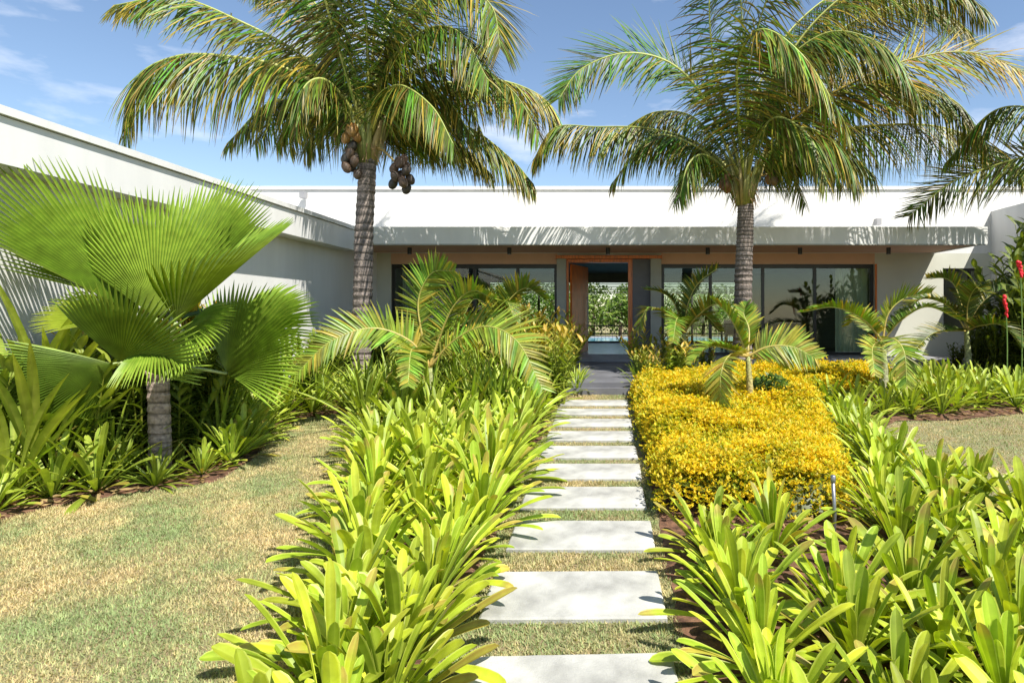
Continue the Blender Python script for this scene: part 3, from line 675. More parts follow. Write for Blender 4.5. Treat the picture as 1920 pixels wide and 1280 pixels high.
small_palm('dark slender palm right of the front door, against the charcoal panel', 1285, 740, 13.6, (1282, 625), [
    ([(1290, 570, 13.6), (1310, 530, 13.5), (1345, 503, 13.4)], dict(L=.45, lo=(.03, .06, .02), hi=(.07, .12, .03))),
    ([(1265, 570, 13.6), (1240, 548, 13.5), (1208, 542, 13.4)], dict(L=.3, lo=(.03, .06, .02), hi=(.07, .12, .03))),
    ([(1255, 590, 13.3), (1215, 578, 13.1), (1196, 620, 13)], dict(L=.5, hi=(.34, .42, .14), up=0)),
    ([(1310, 590, 13.3), (1345, 570, 13.1), (1372, 600, 13)], dict(L=.45, lo=(.05, .09, .02), hi=(.14, .22, .05))),
    ([(1290, 600, 14), (1320, 590, 14.3), (1350, 620, 14.5)], dict(L=.4)),
    ([(1275, 600, 13), (1268, 600, 12.6), (1262, 640, 12.3)], dict(L=.4))], 23)
small_palm('yellow-green palm rising from the golden hedge, one broad frond hanging forward', 1405, 800, 8.8, (1402, 668), [
    ([(1440, 650, 8.7), (1485, 650, 8.6), (1530, 672, 8.5)], dict(L=.42, up=.1, roll=-1.2, n=56, hi=(.40, .42, .12))),
    ([(1385, 625, 8.8), (1362, 585, 8.8), (1335, 562, 8.8)], dict(L=.30, hi=(.30, .40, .08))),
    ([(1370, 665, 8.3), (1352, 700, 8.0), (1352, 775, 7.9)], dict(L=.42, up=0, hi=(.42, .42, .12), lo=(.26, .30, .06))),
    ([(1370, 655, 8.7), (1330, 650, 8.6), (1297, 680, 8.5)], dict(L=.30, lo=(.08, .15, .02))),
    ([(1405, 620, 9), (1395, 590, 9.1), (1400, 570, 9.2)], dict(L=.28)),
    ([(1425, 670, 9.3), (1450, 660, 9.7), (1470, 690, 10)], dict(L=.3))], 24, rad=.045, trunkcol=(.42, .24, .10))
small_palm('palm at the right glass corner, one frond sweeping left before the curtain', 1655, 760, 10.6, (1655, 640), [
    ([(1620, 600, 10.5), (1565, 576, 10.4), (1505, 585, 10.3)], dict(L=.36, hi=(.20, .30, .05))),
    ([(1665, 590, 10.6), (1695, 560, 10.6), (1745, 548, 10.6)], dict(L=.40)),
    ([(1690, 600, 10.6), (1740, 575, 10.7), (1800, 600, 10.8)], dict(L=.36, lo=(.05, .09, .02), hi=(.12, .18, .04))),
    ([(1675, 635, 10.0), (1695, 660, 9.6), (1700, 720, 9.5)], dict(L=.42, up=.2, hi=(.30, .36, .08))),
    ([(1640, 645, 10.1), (1635, 660, 9.7), (1640, 700, 9.5)], dict(L=.36, hi=(.36, .38, .12))),
    ([(1630, 610, 11), (1610, 590, 11.4), (1590, 610, 11.7)], dict(L=.35))], 25)
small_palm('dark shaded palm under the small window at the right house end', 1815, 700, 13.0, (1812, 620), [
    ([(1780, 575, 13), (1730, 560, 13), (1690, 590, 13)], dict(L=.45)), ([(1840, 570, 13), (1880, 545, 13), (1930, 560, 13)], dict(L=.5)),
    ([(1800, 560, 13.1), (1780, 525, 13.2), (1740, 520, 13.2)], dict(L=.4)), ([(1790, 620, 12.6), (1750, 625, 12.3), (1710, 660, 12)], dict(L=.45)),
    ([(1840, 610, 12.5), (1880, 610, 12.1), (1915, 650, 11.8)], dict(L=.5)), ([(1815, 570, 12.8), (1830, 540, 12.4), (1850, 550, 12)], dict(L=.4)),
    ([(1820, 580, 13.5), (1835, 545, 13.8), (1870, 530, 14)], dict(L=.4))], 26, lo=(.025, .05, .012), hi=(.08, .12, .03))  # greens darkened to stand in for the shadow over this palm

# ------------------------------------------------------------------ big fan palm
def fan_leaf(root, org, hub, tip, nrm, spread, R_, nseg, c_in, c_out, rnd, droop=.12, cup=.15, split=.66, pet=None):
    org = Vector(org); hub = Vector(hub); A = (Vector(tip) - hub).normalized(); Nn = Vector(nrm); Nn = (Nn - A * Nn.dot(A)).normalized(); B = Nn.cross(A)
    m = MB(); rows = [.03, .2, .38, .55, split, .80, .91, 1.0]
    for j in range(nseg):
        t0 = (j / nseg - .5) * spread; t1 = ((j + 1) / nseg - .5) * spread; tm = (t0 + t1) / 2
        e = abs(tm) / (spread / 2); Rj = R_ * (1 - .22 * e ** 2.5) * rnd.uniform(.96, 1.03); b = len(m.v)
        bend = rnd.uniform(-.03, .03)
        for k, r in enumerate(rows):
            q = 1 if r <= split else max(.03, 1 - ((r - split) / (1 - split)) ** 1.1)
            hw = (t1 - t0) / 2 * q
            for wv, off in ((-1, 0), (0, 1), (1, 0)):
                th = tm + hw * wv + (bend * max(0, r - split))
                rr = r * Rj; p_ = hub + (A * math.cos(th) + B * math.sin(th)) * rr
                h = (hw * rr) * 1.9 * off
                p_ = p_ + Nn * (h + cup * R_ * (math.sin(th) ** 2) * r) + Vector((0, 0, -1)) * droop * R_ * (r ** 2.4)
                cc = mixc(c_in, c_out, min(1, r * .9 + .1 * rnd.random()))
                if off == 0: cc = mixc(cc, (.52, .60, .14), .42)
                m.vert(p_ - org, cc)
        for k in range(len(rows) - 1):
            a = b + 3 * k; m.face([a, a + 1, a + 4, a + 3]); m.face([a + 1, a + 2, a + 5, a + 4])
    o = m.build('fan_leaf', M_fan, root)
    if pet is not None:
        q = MB(); P = spline([Vector(pet) - org, (Vector(pet) + hub) / 2 - org + Vector((0, 0, .05)), hub - org], 9)
        q.tube(P, [.028 - .0015 * i for i in range(9)], 7, lambda u: mixc((.50, .52, .34), (.34, .42, .14), u), flat=.7); q.build('petiole', M_stalk, o, smooth=True)
    return o
YF = 6.7; rnd = random.Random(5)
fb = at(300, 830, YF); fb.z = gz(YF)
fan = thing('fan_palm', 'big pleated fan palm with stout ringed trunk in the left bed beside the lawn', 'palm', fb)
top = at(296, 690, YF) - fb
m = trunk_rings([(0, 0, -.05), (0, 0, .3), top], lambda u: .112 - .015 * u, 60, (.20, .145, .115), (.42, .33, .27), rnd); m.build('trunk', M_bark, fan)
m = MB()
for k in range(26):
    a = rnd.uniform(0, 6.28); p0 = top + Vector((math.cos(a) * .09, math.sin(a) * .09, rnd.uniform(-.15, 0)))
    m.tube([p0, p0 + Vector((math.cos(a) * .06, math.sin(a) * .06, rnd.uniform(.15, .4)))], [.03, .008], 5, mixc((.50, .36, .26), (.62, .55, .45), rnd.random()), flat=.4)
m.build('leaf_sheath', M_bark, fan)
T0 = at(296, 700, YF)
CAMD = Vector((.35, -1, .25))
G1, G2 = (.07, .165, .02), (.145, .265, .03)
D1, D2 = (.035, .09, .012), (.10, .18, .022)  # darker greens that put shade into the lower leaves and leaf centres
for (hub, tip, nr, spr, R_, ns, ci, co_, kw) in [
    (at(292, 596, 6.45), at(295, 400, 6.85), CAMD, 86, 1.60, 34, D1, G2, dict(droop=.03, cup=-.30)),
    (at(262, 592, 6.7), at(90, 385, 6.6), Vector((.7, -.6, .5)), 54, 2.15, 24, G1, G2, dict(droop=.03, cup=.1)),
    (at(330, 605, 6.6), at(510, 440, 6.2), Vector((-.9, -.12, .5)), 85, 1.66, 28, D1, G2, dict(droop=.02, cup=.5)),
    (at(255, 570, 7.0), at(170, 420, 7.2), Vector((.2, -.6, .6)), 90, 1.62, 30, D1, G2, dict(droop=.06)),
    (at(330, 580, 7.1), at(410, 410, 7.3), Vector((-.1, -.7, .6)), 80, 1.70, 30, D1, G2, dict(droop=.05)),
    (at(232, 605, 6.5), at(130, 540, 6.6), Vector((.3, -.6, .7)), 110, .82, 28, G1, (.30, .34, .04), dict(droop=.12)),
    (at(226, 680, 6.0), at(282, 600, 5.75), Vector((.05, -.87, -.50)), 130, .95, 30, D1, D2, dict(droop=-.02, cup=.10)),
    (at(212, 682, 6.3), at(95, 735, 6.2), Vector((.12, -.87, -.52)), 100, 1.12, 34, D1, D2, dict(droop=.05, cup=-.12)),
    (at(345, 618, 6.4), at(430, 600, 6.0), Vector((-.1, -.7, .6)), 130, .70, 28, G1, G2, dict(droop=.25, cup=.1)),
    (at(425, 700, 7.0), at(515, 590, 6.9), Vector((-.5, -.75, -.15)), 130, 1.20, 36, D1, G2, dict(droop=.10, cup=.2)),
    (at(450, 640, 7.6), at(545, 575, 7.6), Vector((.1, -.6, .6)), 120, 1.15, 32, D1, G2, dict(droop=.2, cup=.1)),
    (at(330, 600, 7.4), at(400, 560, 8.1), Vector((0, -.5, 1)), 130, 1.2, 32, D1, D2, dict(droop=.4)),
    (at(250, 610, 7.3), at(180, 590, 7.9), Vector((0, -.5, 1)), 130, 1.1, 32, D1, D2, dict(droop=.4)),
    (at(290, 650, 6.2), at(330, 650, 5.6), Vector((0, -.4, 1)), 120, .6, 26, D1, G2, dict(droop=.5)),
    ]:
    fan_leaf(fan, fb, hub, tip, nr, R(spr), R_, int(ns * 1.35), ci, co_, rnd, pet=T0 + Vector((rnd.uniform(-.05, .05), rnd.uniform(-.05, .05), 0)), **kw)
# a second, smaller fan palm far behind on the left by the wing wall
# ------------------------------------------------------------------ strap-leaved clumps
def strap_mesh(seed, nleaf, Lr, W, elev, bend, c_base, c_mid, c_tip, edge, blunt=True, fold=.34):
    rnd = random.Random(seed); m = MB()
    for i in range(nleaf):
        u = i / nleaf; az = i * 2.39996 + rnd.uniform(-.3, .3)
        el = R(elev[0] + (elev[1] - elev[0]) * u + rnd.uniform(-9, 9)); ln = rnd.uniform(*Lr) * (1 - .25 * u * 0); wd = W * rnd.uniform(.6, 1.15)
        h = Vector((math.cos(az), math.sin(az), 0)); d = h * math.cos(el) + Vector((0, 0, math.sin(el)))
        sd = Vector((-math.sin(az), math.cos(az), 0)); sd = (sd + Vector((0, 0, rnd.uniform(-.35, .35)))).normalized()
        p_ = Vector((math.cos(az) * .03 * (1 - u), math.sin(az) * .03 * (1 - u), 0)); pts = [p_.copy()]; n = 9; bd = bend * rnd.uniform(.5, 1.4)
        S = [0, .14, .29, .44, .58, .70, .81, .90, .965, 1.0]
        for k in range(n):
            d = (d + (h * .25 + Vector((0, 0, -1))) * bd * (S[k + 1] - S[k]) * S[k]).normalized(); p_ = p_ + d * ln * (S[k + 1] - S[k])
            if p_.z < .02: p_.z = .02
            pts.append(p_.copy())
        prof = [.36, .40, .50, .64, .80, .93, 1.0, .92, .62, .10] if blunt else [.7, .85, .98, 1.0, .92, .78, .6, .38, .16, .03]
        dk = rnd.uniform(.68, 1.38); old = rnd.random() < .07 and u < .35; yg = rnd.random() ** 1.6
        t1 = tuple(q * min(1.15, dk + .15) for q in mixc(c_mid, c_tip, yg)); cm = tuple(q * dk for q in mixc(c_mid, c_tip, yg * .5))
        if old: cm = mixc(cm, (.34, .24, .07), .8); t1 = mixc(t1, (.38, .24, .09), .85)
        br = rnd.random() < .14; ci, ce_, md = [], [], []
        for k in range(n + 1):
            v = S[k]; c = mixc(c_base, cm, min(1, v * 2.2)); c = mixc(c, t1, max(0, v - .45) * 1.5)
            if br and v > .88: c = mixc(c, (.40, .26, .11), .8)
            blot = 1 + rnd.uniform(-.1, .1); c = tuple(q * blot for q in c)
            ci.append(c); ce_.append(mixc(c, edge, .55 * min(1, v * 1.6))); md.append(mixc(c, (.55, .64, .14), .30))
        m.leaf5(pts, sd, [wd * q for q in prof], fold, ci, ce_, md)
    return m
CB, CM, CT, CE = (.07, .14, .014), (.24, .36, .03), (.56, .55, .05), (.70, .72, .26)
def lib(name, mat, variants): 
    return [v.build(name, mat) for v in variants]
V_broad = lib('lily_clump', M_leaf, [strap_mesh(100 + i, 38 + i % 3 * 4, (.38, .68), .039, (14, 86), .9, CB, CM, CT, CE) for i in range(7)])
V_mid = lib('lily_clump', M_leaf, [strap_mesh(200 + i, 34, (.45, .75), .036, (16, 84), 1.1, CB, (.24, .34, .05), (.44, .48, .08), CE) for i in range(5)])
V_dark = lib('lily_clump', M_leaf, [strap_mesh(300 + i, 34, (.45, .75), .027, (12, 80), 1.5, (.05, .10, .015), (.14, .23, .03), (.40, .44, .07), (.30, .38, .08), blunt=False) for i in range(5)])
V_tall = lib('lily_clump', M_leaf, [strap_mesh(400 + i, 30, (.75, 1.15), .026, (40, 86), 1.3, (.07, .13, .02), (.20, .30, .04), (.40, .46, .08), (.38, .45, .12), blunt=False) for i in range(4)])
def ginger_mesh(seed, ns, H, c1, c2, tipc, lw=.032, ll=.34):
    rnd = random.Random(seed); m = MB()
    for i in range(ns):
        az = rnd.uniform(0, 6.28); h = Vector((math.cos(az), math.sin(az), 0)); r = rnd.uniform(0, .16); H_ = H * rnd.uniform(.65, 1.08); lean = rnd.uniform(.05, .35)
        P = spline([h * r, h * (r + lean * .3 * H_) + Vector((0, 0, H_ * .5)), h * (r + lean * H_) + Vector((0, 0, H_ * (1 - lean * .3)))], 16)
        m.tube(P[::3], [.011, .010, .009, .008, .006, .004], 5, (.30, .33, .07), cap=False)
        pl = rnd.uniform(0, 3.14)
        for k in range(3, 16):
            v = k / 15; sg = 1 if k % 2 else -1; a2 = pl + rnd.uniform(-.35, .35); o_ = Vector((math.cos(a2) * sg, math.sin(a2) * sg, 0))
            d = (o_ + Vector((0, 0, .5 + .9 * v ** 3))).normalized(); ln = ll * rnd.uniform(.7, 1.15) * (1 - .35 * v); p_ = P[k].copy(); pts = [p_.copy()]
            for q in range(5):
                d = (d + Vector((0, 0, -1)) * .22 * q / 4).normalized(); p_ = p_ + d * ln / 5; pts.append(p_.copy())
            sd = d.cross(Vector((0, 0, 1))); sd = sd.normalized() if sd.length > .01 else Vector((1, 0, 0))
            c = mixc(c1, c2, rnd.random()); c = mixc(c, tipc, max(0, v - .72) * 3 * rnd.random())
            w_ = lw * rnd.uniform(.75, 1.15); m.leaf(pts, sd, [w_ * .35, w_ * .85, w_, w_ * .85, w_ * .5, w_ * .04], .3, [c] * 6, [mixc(c, (.5, .5, .2), .3)] * 6)
    return m
V_ginger = lib('ginger_clump', M_leaf, [ginger_mesh(500 + i, 15, 1.25, (.09, .17, .02), (.27, .34, .05), (.62, .30, .07)) for i in range(4)])
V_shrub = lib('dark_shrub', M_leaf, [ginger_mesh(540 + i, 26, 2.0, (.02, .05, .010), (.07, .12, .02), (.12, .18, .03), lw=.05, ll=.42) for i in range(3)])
V_gdark = lib('ginger_clump', M_leaf, [ginger_mesh(520 + i, 15, 1.15, (.05, .11, .015), (.16, .25, .035), (.30, .34, .06), lw=.038) for i in range(3)])
for o in V_broad + V_mid + V_dark + V_tall + V_ginger + V_gdark + V_shrub: o['used'] = 0
pr = random.Random(77)
def place(lib_, x, y, label, cat, group, s=1.0, tilt=.12):
    src = lib_[pr.randrange(len(lib_))]
    if src['used'] == 0: o = src
    else: o = src.copy(); scene.collection.objects.link(o)
    src['used'] = 1
    o.location = (x, y, gz(y)); k = s * pr.uniform(.85, 1.15); o.scale = (k, k, k * pr.uniform(.9, 1.1)); o.rotation_euler = (pr.uniform(-tilt, tilt), pr.uniform(-tilt, tilt), pr.uniform(0, 6.28))
    return tag(o, label, cat, group)
place(V_dark, -4.42, 6.28, 'small green lily right in front of the fan palm trunk', 'lily plant', 'plants in the bed left of the lawn', .75)
place(V_dark, -4.92, 6.52, 'green lily just left of the fan palm trunk base', 'lily plant', 'plants in the bed left of the lawn', .8)
occ = [(bL[0], bL[1], .3), (bR[0], bR[1], .3), (fb.x, fb.y, .25)]
def free(x, y, r=.0): return all((x - a) ** 2 + (y - b) ** 2 > (c + r) ** 2 for a, b, c in occ)
def ordn(i): return (['first', 'second', 'third', 'fourth', 'fifth', 'sixth', 'seventh', 'eighth', 'ninth', 'tenth', 'eleventh', 'twelfth', 'thirteenth', 'fourteenth', 'fifteenth', 'sixteenth', 'seventeenth', 'eighteenth', 'nineteenth', 'twentieth'] + ['%dth' % k for k in range(21, 60)])[i]
# left border along the path
row = 0; y = 2.45
while y < 10.6:
    xl = interp(y, XLY, XLX); n = max(1, int(round((-1.12 - xl) / .41))); k = level(y)
    rel = 'level with' if abs(y - slab_mid[k]) < .25 else ('just beyond' if y > slab_mid[k] else 'just before')
    for c in range(n + 1):
        x = -1.04 - (-1.04 - xl) * c / n + pr.uniform(-.08, .08); yy = y + pr.uniform(-.07, .07)
        if not free(x, yy): continue
        pos = 'path edge' if c == 0 else ('lawn edge' if c == n else '%s inwards' % ordn(c))
        kind = V_broad if y < 6.6 else (V_mid if y < 8.6 or c == 0 else V_tall)
        look = 'broad yellow-green lily' if kind is V_broad else ('bright green lily' if kind is V_mid else 'tall narrow-leaved lily')
        place(kind, x, yy, f'{look} left of the path, {pos}, {ordn(row)} row from camera', 'lily plant', 'lilies in the border left of the path', 1.0 if y < 6.6 else .95)
    y += .44 if y < 7 else .54; row += 1
# right foreground bed
row = 0; y = 2.35
while y < 9.0:
    if y < 5.15: x0 = .82
    else: x0 = interp(y, [5.15, 6.1, 9.0], [2.3, 2.65, 3.35])
    x1 = interp(y, [2.3, 4.6, 5.4, 6.0, 6.9, 8.0, 9], [4.7, 4.6, 3.7, 3.1, 2.9, 3.2, 3.6]); n = max(1, int(round((x1 - x0) / .48)))
    for c in range(n + 1):
        x = x0 + (x1 - x0) * c / n + pr.uniform(-.09, .09); yy = y + pr.uniform(-.1, .1)
        if abs(x - 1.70) < .34 and 3.85 < yy < 4.95: continue
        if 1.85 < x < 2.3 and 3.9 < yy < 4.5: continue                  # bare soil patch
        pos = ('beside the path' if y < 5.15 else 'against the golden hedge') if c == 0 else ('next to the right lawn' if (c == n and y > 5) else '%s rightwards' % ordn(c))
        place(V_broad if y < 6.2 else V_mid, x, yy, f'broad-leaved lily at lower right, {pos}, {ordn(row)} row from camera', 'lily plant', 'lilies in the bed at lower right', (.86 if c == 0 else .94) if y < 6 else .8)
    y += .48; row += 1
# left bed: edge rows of dark lilies, gingers behind
def along(poly, d0, step):
    out = []; acc = -d0
    for (xa_, ya_), (xb_, yb_) in zip(poly[:-1], poly[1:]):
        L_ = math.hypot(xb_ - xa_, yb_ - ya_); 
        s_ = -acc if acc < 0 else step - acc
        while s_ < L_: out.append((xa_ + (xb_ - xa_) * s_ / L_, ya_ + (yb_ - ya_) * s_ / L_)); s_ += step
        acc = (L_ - (s_ - step)) if s_ - step >= 0 else acc + L_
    return out
ce = Vector((-8.5, 10.5))
for r_, (off, libk, look) in enumerate(((.28, V_mid, 'arching bright-green lily'), (.72, V_tall, 'tall narrow-leaved lily'), (.98, V_gdark, 'leafy ginger clump'), (1.35, V_gdark, 'dark ginger clump'), (1.75, V_ginger, 'tall ginger clump'), (2.2, V_mid, 'rear green lily'), (2.6, V_ginger, 'tallest ginger clump'))):
    pts = [( -6.0, 4.7)] + left_edge; k = 0
    for (x, y) in along(pts, .1 + r_ * .07, .44 if r_ < 2 else .5):
        v = (ce - Vector((x, y))).normalized(); xx, yy = x + v.x * off + pr.uniform(-.08, .08), y + v.y * off * (.6 if y > 8 else 1) + pr.uniform(-.08, .08)
        if xx < -6.1 or not free(xx, yy, .1): continue
        nm = 'ginger plant' if 'ginger' in look else 'lily plant'
        s_ = (.85, .85, 1.0, 1.15, 1.25, 1.2, 1.35)[r_]
        if x > -4.1 and y < 6.9 and r_ < 1: s_ = .7
        if r_ >= 2 and y < 7.5: s_ = min(s_, 1.05)
        k += 1; place(libk, xx, yy, f'{look}, left bed, {ordn(r_)} line from lawn, {ordn(k - 1)} from the left', nm, 'plants in the bed left of the lawn', s_)
# back-left area between lawn and house
k = 0
for y in np.arange(10.5, 15.6, .72):
    n = 0
    for x in np.arange(-5.9, -.60, .56):
        xx, yy = x + pr.uniform(-.15, .15), y + pr.uniform(-.15, .15)
        if not free(xx, yy, .12): continue
        if abs(xx + 3.2) < .5 and yy < 10.2: continue
        right = xx > -3.0; n += 1
        L_ = V_ginger if right else (V_dark if y < 12 else V_gdark)
        nm = ('orange-tipped ginger' if right else 'leafy clump'); s_ = (.95 if y < 13 else 1.12) if right else .85
        if -1.9 < xx: s_ *= .9
        if xx > -.66: xx = -.66 - pr.random() * .1
        place(L_, xx, yy, f'{nm} before the left glass wall, {ordn(k)} line back, {ordn(n - 1)} from the left', 'ginger plant' if right else 'leafy plant', 'plants before the left glass wall', s_)
    k += 1
for i_, (x, y, s_, lb) in enumerate(((-.50, 11.55, .75, 'green lily at the left corner of the porch step'), (-.53, 12.2, .8, 'green lily on the left of the porch, just behind its front step'),
        (-.52, 12.9, .8, 'green lily leaning over the middle of the porch from the left'), (.62, 11.6, .7, 'green lily at the right corner of the porch step'), (.64, 12.3, .75, 'green lily on the right of the porch, just behind its front step'), (.66, 13.0, .75, 'green lily leaning over the middle of the porch from the right'),
        (-.98, 10.75, .8, 'green lily left of the farthest stepping slab'), (-.95, 11.2, .85, 'green lily left of the gap between the last slab and the porch step'))):
    place(V_dark, x, y, lb, 'lily plant', 'lilies crowding the porch', s_)
# right of the door, behind the golden hedge
k = 0
for (x, y, s_) in ((.78, 11.7, .62), (.85, 12.3, .7), (1.3, 12.7, .75), (.8, 13.0, .7), (1.7, 13.3, .8), (.85, 13.8, .75), (1.35, 13.7, .8), (2.2, 14.2, .75), (1.5, 14.6, .8), (.85, 14.9, .7), (2.9, 14.4, .6), (3.6, 14.5, .5)):
    k += 1; place(V_ginger, x, y, f'ginger between golden hedge and charcoal door panel, {ordn(k - 1)} from camera', 'ginger plant', 'gingers right of the front door', s_)
# right back bed
k = 0
for y in np.arange(9.65, 13.2, .55):
    n = 0
    for x in np.arange(3.6, 9.4, .50):
        xx, yy = x + pr.uniform(-.12, .12), y + pr.uniform(-.12, .12)
        if in1(xx, yy, hedge_poly) or xx > 4.0 + (yy - 9.2) * 3.2 + 2 or in1(xx, yy + .2, hedge_poly) or not in1(xx, yy - .15, bedR): continue
        if xx < 4.3 and yy > 10.2: continue
        n += 1; place(V_mid if xx < 7 else V_dark, xx, yy, f'green lily behind the right lawn, {ordn(k)} line back, {ordn(n - 1)} from the left', 'lily plant', 'lilies behind the right lawn', .86)
    k += 1
# dark shrubs and red-flowered ginger at the right edge
k = 0
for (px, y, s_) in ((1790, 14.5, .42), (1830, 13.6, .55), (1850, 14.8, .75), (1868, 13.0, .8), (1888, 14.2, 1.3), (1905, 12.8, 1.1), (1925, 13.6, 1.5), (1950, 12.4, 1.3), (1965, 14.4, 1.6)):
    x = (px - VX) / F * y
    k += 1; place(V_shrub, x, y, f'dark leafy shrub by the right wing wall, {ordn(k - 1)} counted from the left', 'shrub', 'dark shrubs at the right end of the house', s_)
for (px, py, Y, hh) in ((1884, 572, 11.6, .36), (1912, 508, 11.6, .26)):
    p0 = at(px, py, Y); r_ = thing('flower_spike', 'hanging scarlet ginger flower spike ' + ('low in the dark shrub at right' if px < 1900 else 'at the right edge above the dark shrub'), 'flower', (p0.x, p0.y, gz(Y)), 'red flower spikes at the right edge')
    z = p0.z - gz(Y); m = MB(); m.tube(spline([(.1, .1, 0), (.10, .09, z * .6), (.05, .06, z + hh * .1), (0, -.03, z + .14)], 12), .012, 6, (.12, .2, .04)); m.build('stem', M_stalk, r_)
    m = MB(); rr = random.Random(px)
    for q in range(16):
        v = q / 15; m.ball((.06 * v - .02 + rr.uniform(-.015, .015), rr.uniform(-.02, .02), z + .16 - hh * v), (.035 * (1 - .5 * v), .035 * (1 - .5 * v), .035), (.75, .015, .03), 7, 5)
    m.build('blossom', M_nut, r_, smooth=True)
# tall yellow-stemmed canes at the far left edge
for i, (px, py, Y, H_) in enumerate(((40, 900, 6.5, 2.1), (108, 880, 6.9, 2.2), (5, 860, 6.3, 2.2), (70, 900, 6.2, 1.5), (20, 900, 5.9, 1.4), (130, 880, 6.6, 1.4))):
    x = (px - VX) / F * Y; rr = random.Random(40 + i); m = MB()
    for q in range(14):
        az = rr.uniform(0, 6.28); el = R(rr.uniform(66, 88)); ln = H_ * rr.uniform(.8, 1.15); h = Vector((math.cos(az), math.sin(az), 0)); d = h * math.cos(el) + Vector((0, 0, math.sin(el)))
        pts = [Vector((0, 0, 0)) + h * .04]; p_ = pts[0].copy()
        for kk in range(9):
            d = (d + h * .05 - Vector((0, 0, .03)) * kk / 4).normalized(); p_ = p_ + d * ln / 9; pts.append(p_.copy())
        c = mixc((.22, .32, .05), (.42, .46, .08), rr.random()); wv = .05 * rr.uniform(.8, 1.2)
        m.leaf(pts, Vector((-math.sin(az), math.cos(az), 0)), [wv * f_ for f_ in (.25, .25, .3, .5, .8, 1, 1, .85, .5, .04)], .3, [c] * 10, [mixc(c, (.6, .6, .2), .4)] * 10)
    o = m.build('upright_lily', M_leaf, loc=(x, Y, gz(Y))); tag(o, ['tall upright broad leaves at the left edge, nearest of the three tall plants', 'tall upright leaves left of the fan palm, rightmost of the three', 'tall upright leaves against the wing wall, leftmost and farthest of the three', 'shorter upright leafy plant under the left fan leaf, between the tall ones', 'shorter upright leafy plant at the very left edge', 'shorter upright leafy plant just left of the fan palm trunk'][i], 'tall plant', 'tall upright plants at the left edge')

# small pale spiky plant beside the lawn
m = MB(); rr = random.Random(3)
for q in range(34):
    az = rr.uniform(0, 6.28); el = R(rr.uniform(15, 80)); h = Vector((math.cos(az), math.sin(az), 0)); d = h * math.cos(el) + Vector((0, 0, math.sin(el))); p_ = Vector((0, 0, .02)); pts = [p_.copy()]
    for kk in range(4): d = (d - Vector((0, 0, .25))).normalized(); p_ = p_ + d * .055; pts.append(p_.copy())
    m.leaf(pts, Vector((-math.sin(az), math.cos(az), 0)), [.006, .007, .006, .004, .001], .2, [(.55, .55, .48)] * 5)
x, y = gp(497, 822); tag(m.build('spiky_plant', M_leaf, loc=(x, y, gz(y) + .01)), 'small whitish spiky plant on the soil at the lawn corner right of the fan palm', 'small plant')

# ------------------------------------------------------------------ golden hedge
def hedge_h(x, y): return .35 + .17 * noise.noise(Vector((x * .95, y * .95, 0))) + .10 * noise.noise(Vector((x * 3.2, y * 3.2, 3)))
def edge_dist(P, poly):
    d = np.full(len(P), 1e9)
    for i in range(len(poly)):
        a = np.array(poly[i]); b = np.array(poly[(i + 1) % len(poly)]); ab = b - a
        t_ = np.clip(((P - a) @ ab) / (ab @ ab), 0, 1); q = a + t_[:, None] * ab; d = np.minimum(d, np.linalg.norm(P - q, axis=1))
    return d
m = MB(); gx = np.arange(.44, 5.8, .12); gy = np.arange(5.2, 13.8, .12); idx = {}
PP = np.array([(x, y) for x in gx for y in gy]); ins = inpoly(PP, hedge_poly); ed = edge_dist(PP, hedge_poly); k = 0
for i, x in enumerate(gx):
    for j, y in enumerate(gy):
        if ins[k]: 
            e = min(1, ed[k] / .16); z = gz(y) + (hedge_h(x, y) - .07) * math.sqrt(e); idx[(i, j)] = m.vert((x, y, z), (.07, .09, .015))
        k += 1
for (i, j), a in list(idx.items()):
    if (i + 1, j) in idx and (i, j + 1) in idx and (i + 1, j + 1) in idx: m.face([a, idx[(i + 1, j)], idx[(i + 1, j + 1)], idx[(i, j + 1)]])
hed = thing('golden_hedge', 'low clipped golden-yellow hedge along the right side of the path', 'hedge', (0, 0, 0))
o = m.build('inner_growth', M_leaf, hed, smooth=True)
area = []; NS = 85000
P = np.column_stack([RNG.uniform(.44, 5.8, NS * 4), RNG.uniform(5.2, 13.8, NS * 4)]); P = P[inpoly(P, hedge_poly)]
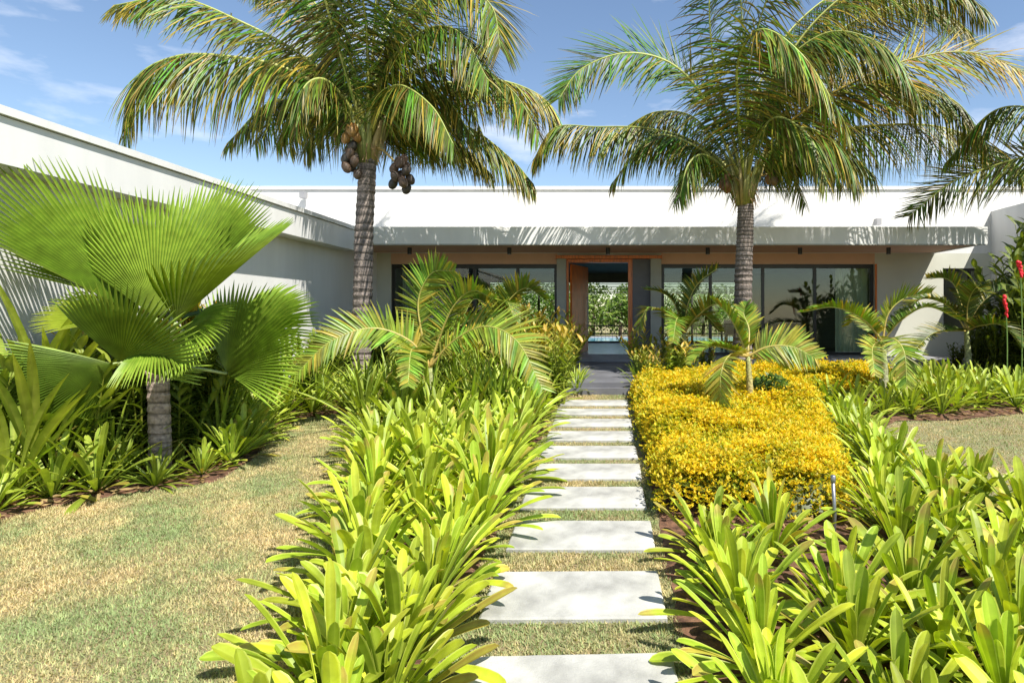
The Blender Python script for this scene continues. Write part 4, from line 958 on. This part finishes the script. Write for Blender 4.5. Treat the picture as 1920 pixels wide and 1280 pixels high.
# thin with distance
keep = RNG.random(len(P)) < np.clip(1.5 - (P[:, 1] - 5) / 8, .5, 1); P = P[keep][:NS]
e = np.clip(edge_dist(P, hedge_poly) / .14, 0, 1)
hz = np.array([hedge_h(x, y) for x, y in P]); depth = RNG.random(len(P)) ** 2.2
zb_ = np.array([gz(y) for y in P[:, 1]])
z = zb_ + hz * np.where(e < 1, np.sqrt(e) * RNG.uniform(.55, 1.05, len(P)), 1) + np.abs(RNG.normal(0, .03, len(P))) - depth * .11 + .02
z = z + np.where(RNG.random(len(P)) < .05, RNG.uniform(.03, .11, len(P)), 0); z = np.maximum(z, zb_ + .03)
P = P + RNG.normal(0, .045, P.shape)
pn = np.array([noise.noise(Vector((x * 2.2, y * 2.2, 9))) for x, y in P])
nl = 4; V = []; C = []
ctr = np.column_stack([P, z])
for q in range(nl):
    az = RNG.uniform(0, 2 * np.pi, len(P)); el = RNG.uniform(.1, 1.2, len(P)); d = np.column_stack([np.cos(az) * np.cos(el), np.sin(az) * np.cos(el), np.sin(el)])
    s = np.column_stack([-np.sin(az), np.cos(az), RNG.uniform(-.5, .5, len(P))]); L_ = RNG.uniform(.022, .044, len(P))[:, None] * (1 + (P[:, 1:2] - 5) * .07); w_ = L_ * .26
    V.append(np.stack([ctr, ctr + d * L_ * .5 + s * w_, ctr + d * L_, ctr + d * L_ * .5 - s * w_], 1))
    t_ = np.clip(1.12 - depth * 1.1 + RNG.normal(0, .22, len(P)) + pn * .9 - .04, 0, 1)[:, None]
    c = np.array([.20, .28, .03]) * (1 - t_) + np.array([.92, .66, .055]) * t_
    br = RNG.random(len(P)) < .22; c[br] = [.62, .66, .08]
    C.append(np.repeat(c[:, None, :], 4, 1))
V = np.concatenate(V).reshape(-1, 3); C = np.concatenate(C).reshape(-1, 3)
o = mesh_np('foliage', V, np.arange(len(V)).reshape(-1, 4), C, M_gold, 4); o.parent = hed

m = MB(); leaf_ball(m, (0, 0, .30), (.34, .30, .26), 700, .05, (.03, .07, .01), (.12, .2, .03), random.Random(8)); m.tube([(0, 0, 0), (.01, 0, .3)], .02, 6, (.15, .1, .05))
tag(m.build('low_shrub', M_leaf, loc=(2.35, 9.1, gz(9.1) + .15)), 'small dark green shrub growing inside the golden hedge beside the yellow-green palm', 'shrub')
# ------------------------------------------------------------------ bollard spike light
bx_, by_ = (1562 - VX) / F * 4.75, 4.75
bl = thing('garden_stake_light', 'thin grey steel garden stake standing among lilies before the golden hedge', 'garden light', (bx_, by_, gz(by_)))
zt_ = EYE - (890 - VY) / F * by_ - gz(by_)
m = MB(); m.tube([(0, 0, -.05), (.012, 0, zt_ * .5), (0, 0, zt_ - .06)], .014, 10); m.build('post', M_steel, bl, smooth=True)
m = MB(); m.tube([(0, 0, zt_ - .06), (0, 0, zt_ - .05), (0, 0, zt_ - .005), (0, 0, zt_)], [.014, .019, .019, .012], 10); m.build('cap', M_steel, bl, smooth=True)

# ------------------------------------------------------------------ grass, fallen leaves, mulch
def scatter(n, x0, x1, y0, y1, test):
    P = np.column_stack([RNG.uniform(x0, x1, n), RNG.uniform(y0, y1, n)]); return P[test(P)]
def not_beds(P):
    r = ~(inpoly(P, bedL) | inpoly(P, bedM) | inpoly(P, bedR))
    for a, b, _ in slabs: r &= ~((np.abs(P[:, 0] + .185) < .55 - RNG.random(len(P)) ** 3 * .08) & (P[:, 1] > a + .035 * RNG.random(len(P)) ** 2) & (P[:, 1] < b - .035 * RNG.random(len(P)) ** 2))
    px = P[:, 0] / P[:, 1] * F + VX; return r & (px > -60) & (px < 1980)
def blades(P, hmin, hmax, wd, name):
    n = len(P); h = RNG.uniform(hmin, hmax, n)[:, None]; az = RNG.uniform(0, 2 * np.pi, n); lean = RNG.uniform(.2, 1.4, n)[:, None]
    base = np.column_stack([P, [gz(y) for y in P[:, 1]]]); s = np.column_stack([-np.sin(az), np.cos(az), np.zeros(n)]) * wd
    d = np.column_stack([np.cos(az), np.sin(az), np.zeros(n)]); tip = base + d * h * lean + np.array([0, 0, 1]) * h * (1.15 - lean * .5)
    V = np.stack([base - s, base + s, tip], 1).reshape(-1, 3)
    pn = np.array([noise.noise(Vector((x * 1.5, y * 1.5, 2))) + .5 * noise.noise(Vector((x * 5, y * 5, 2))) for x, y in P]) + RNG.normal(0, .28, n)
    t_ = np.clip(.43 + pn * .9, 0, 1)[:, None]; c = np.array([.26, .33, .17]) * (1 - t_) + np.array([.58, .45, .29]) * t_; c *= RNG.uniform(.7, 1.3, n)[:, None]
    o = mesh_np(name, V, np.arange(len(V)).reshape(-1, 3), np.repeat(c[:, None, :], 3, 1).reshape(-1, 3), M_grass, 3)
    return tag(o, 'short dry grass blades of the lawn, tan with green patches', 'grass', kind='stuff')
Pg = np.concatenate([scatter(150000, -5.6, -1.4, 2.7, 6.2, not_beds), scatter(90000, -5, -1.8, 6.2, 10.2, not_beds)])
blades(Pg, .012, .036, .0034, 'lawn_grass')
Pg = np.concatenate([scatter(60000, -1.0, .66, 2.6, 6.5, not_beds), scatter(22000, -1.0, .66, 6.5, 11.4, not_beds), scatter(60000, 3.2, 9, 5, 10.2, not_beds)])
blades(Pg, .012, .040, .0042, 'path_grass')['label'] = 'short grass growing between the stepping slabs and on the right lawn'
def litter(n, test, x0, x1, y0, y1, name, label, size, cols):
    P = scatter(n, x0, x1, y0, y1, test); n = len(P); az = RNG.uniform(0, 6.28, n); L_ = RNG.uniform(size * .5, size, n)[:, None]
    d = np.column_stack([np.cos(az), np.sin(az), RNG.uniform(-.25, .35, n)]); s = np.column_stack([-np.sin(az), np.cos(az), RNG.uniform(-.5, .5, n)])
    b = np.column_stack([P, [gz(y) + .03 for y in P[:, 1]]]); V = np.stack([b, b + d * L_ * .5 + s * L_ * .14, b + d * L_, b + d * L_ * .5 - s * L_ * .14], 1).reshape(-1, 3)
    t_ = RNG.random(n)[:, None]; c = np.array(cols[0]) * (1 - t_) + np.array(cols[1]) * t_
    return tag(mesh_np(name, V, np.arange(len(V)).reshape(-1, 4), np.repeat(c[:, None, :], 4, 1).reshape(-1, 3), M_grass, 4), label, 'leaf litter', kind='stuff')
litter(9000, lambda P: inpoly(P, bedL) | inpoly(P, bedM), -6.2, -.95, 2.5, 12, 'leaf_litter', 'dry brown leaf litter on the soil of the left beds', .16, ((.14, .06, .03), (.45, .33, .18)))
litter(7000, lambda P: inpoly(P, bedR) & ~inpoly(P, hedge_poly), .65, 8, 2.5, 12, 'leaf_litter', 'dry brown leaf litter on the soil of the right beds', .16, ((.14, .06, .03), (.45, .33, .18)))
for o in list(bpy.data.objects):
    if 'used' in o.keys():
        if o['used'] == 0 and o.parent is None and 'label' not in o.keys(): bpy.data.objects.remove(o)
        else: del o['used']
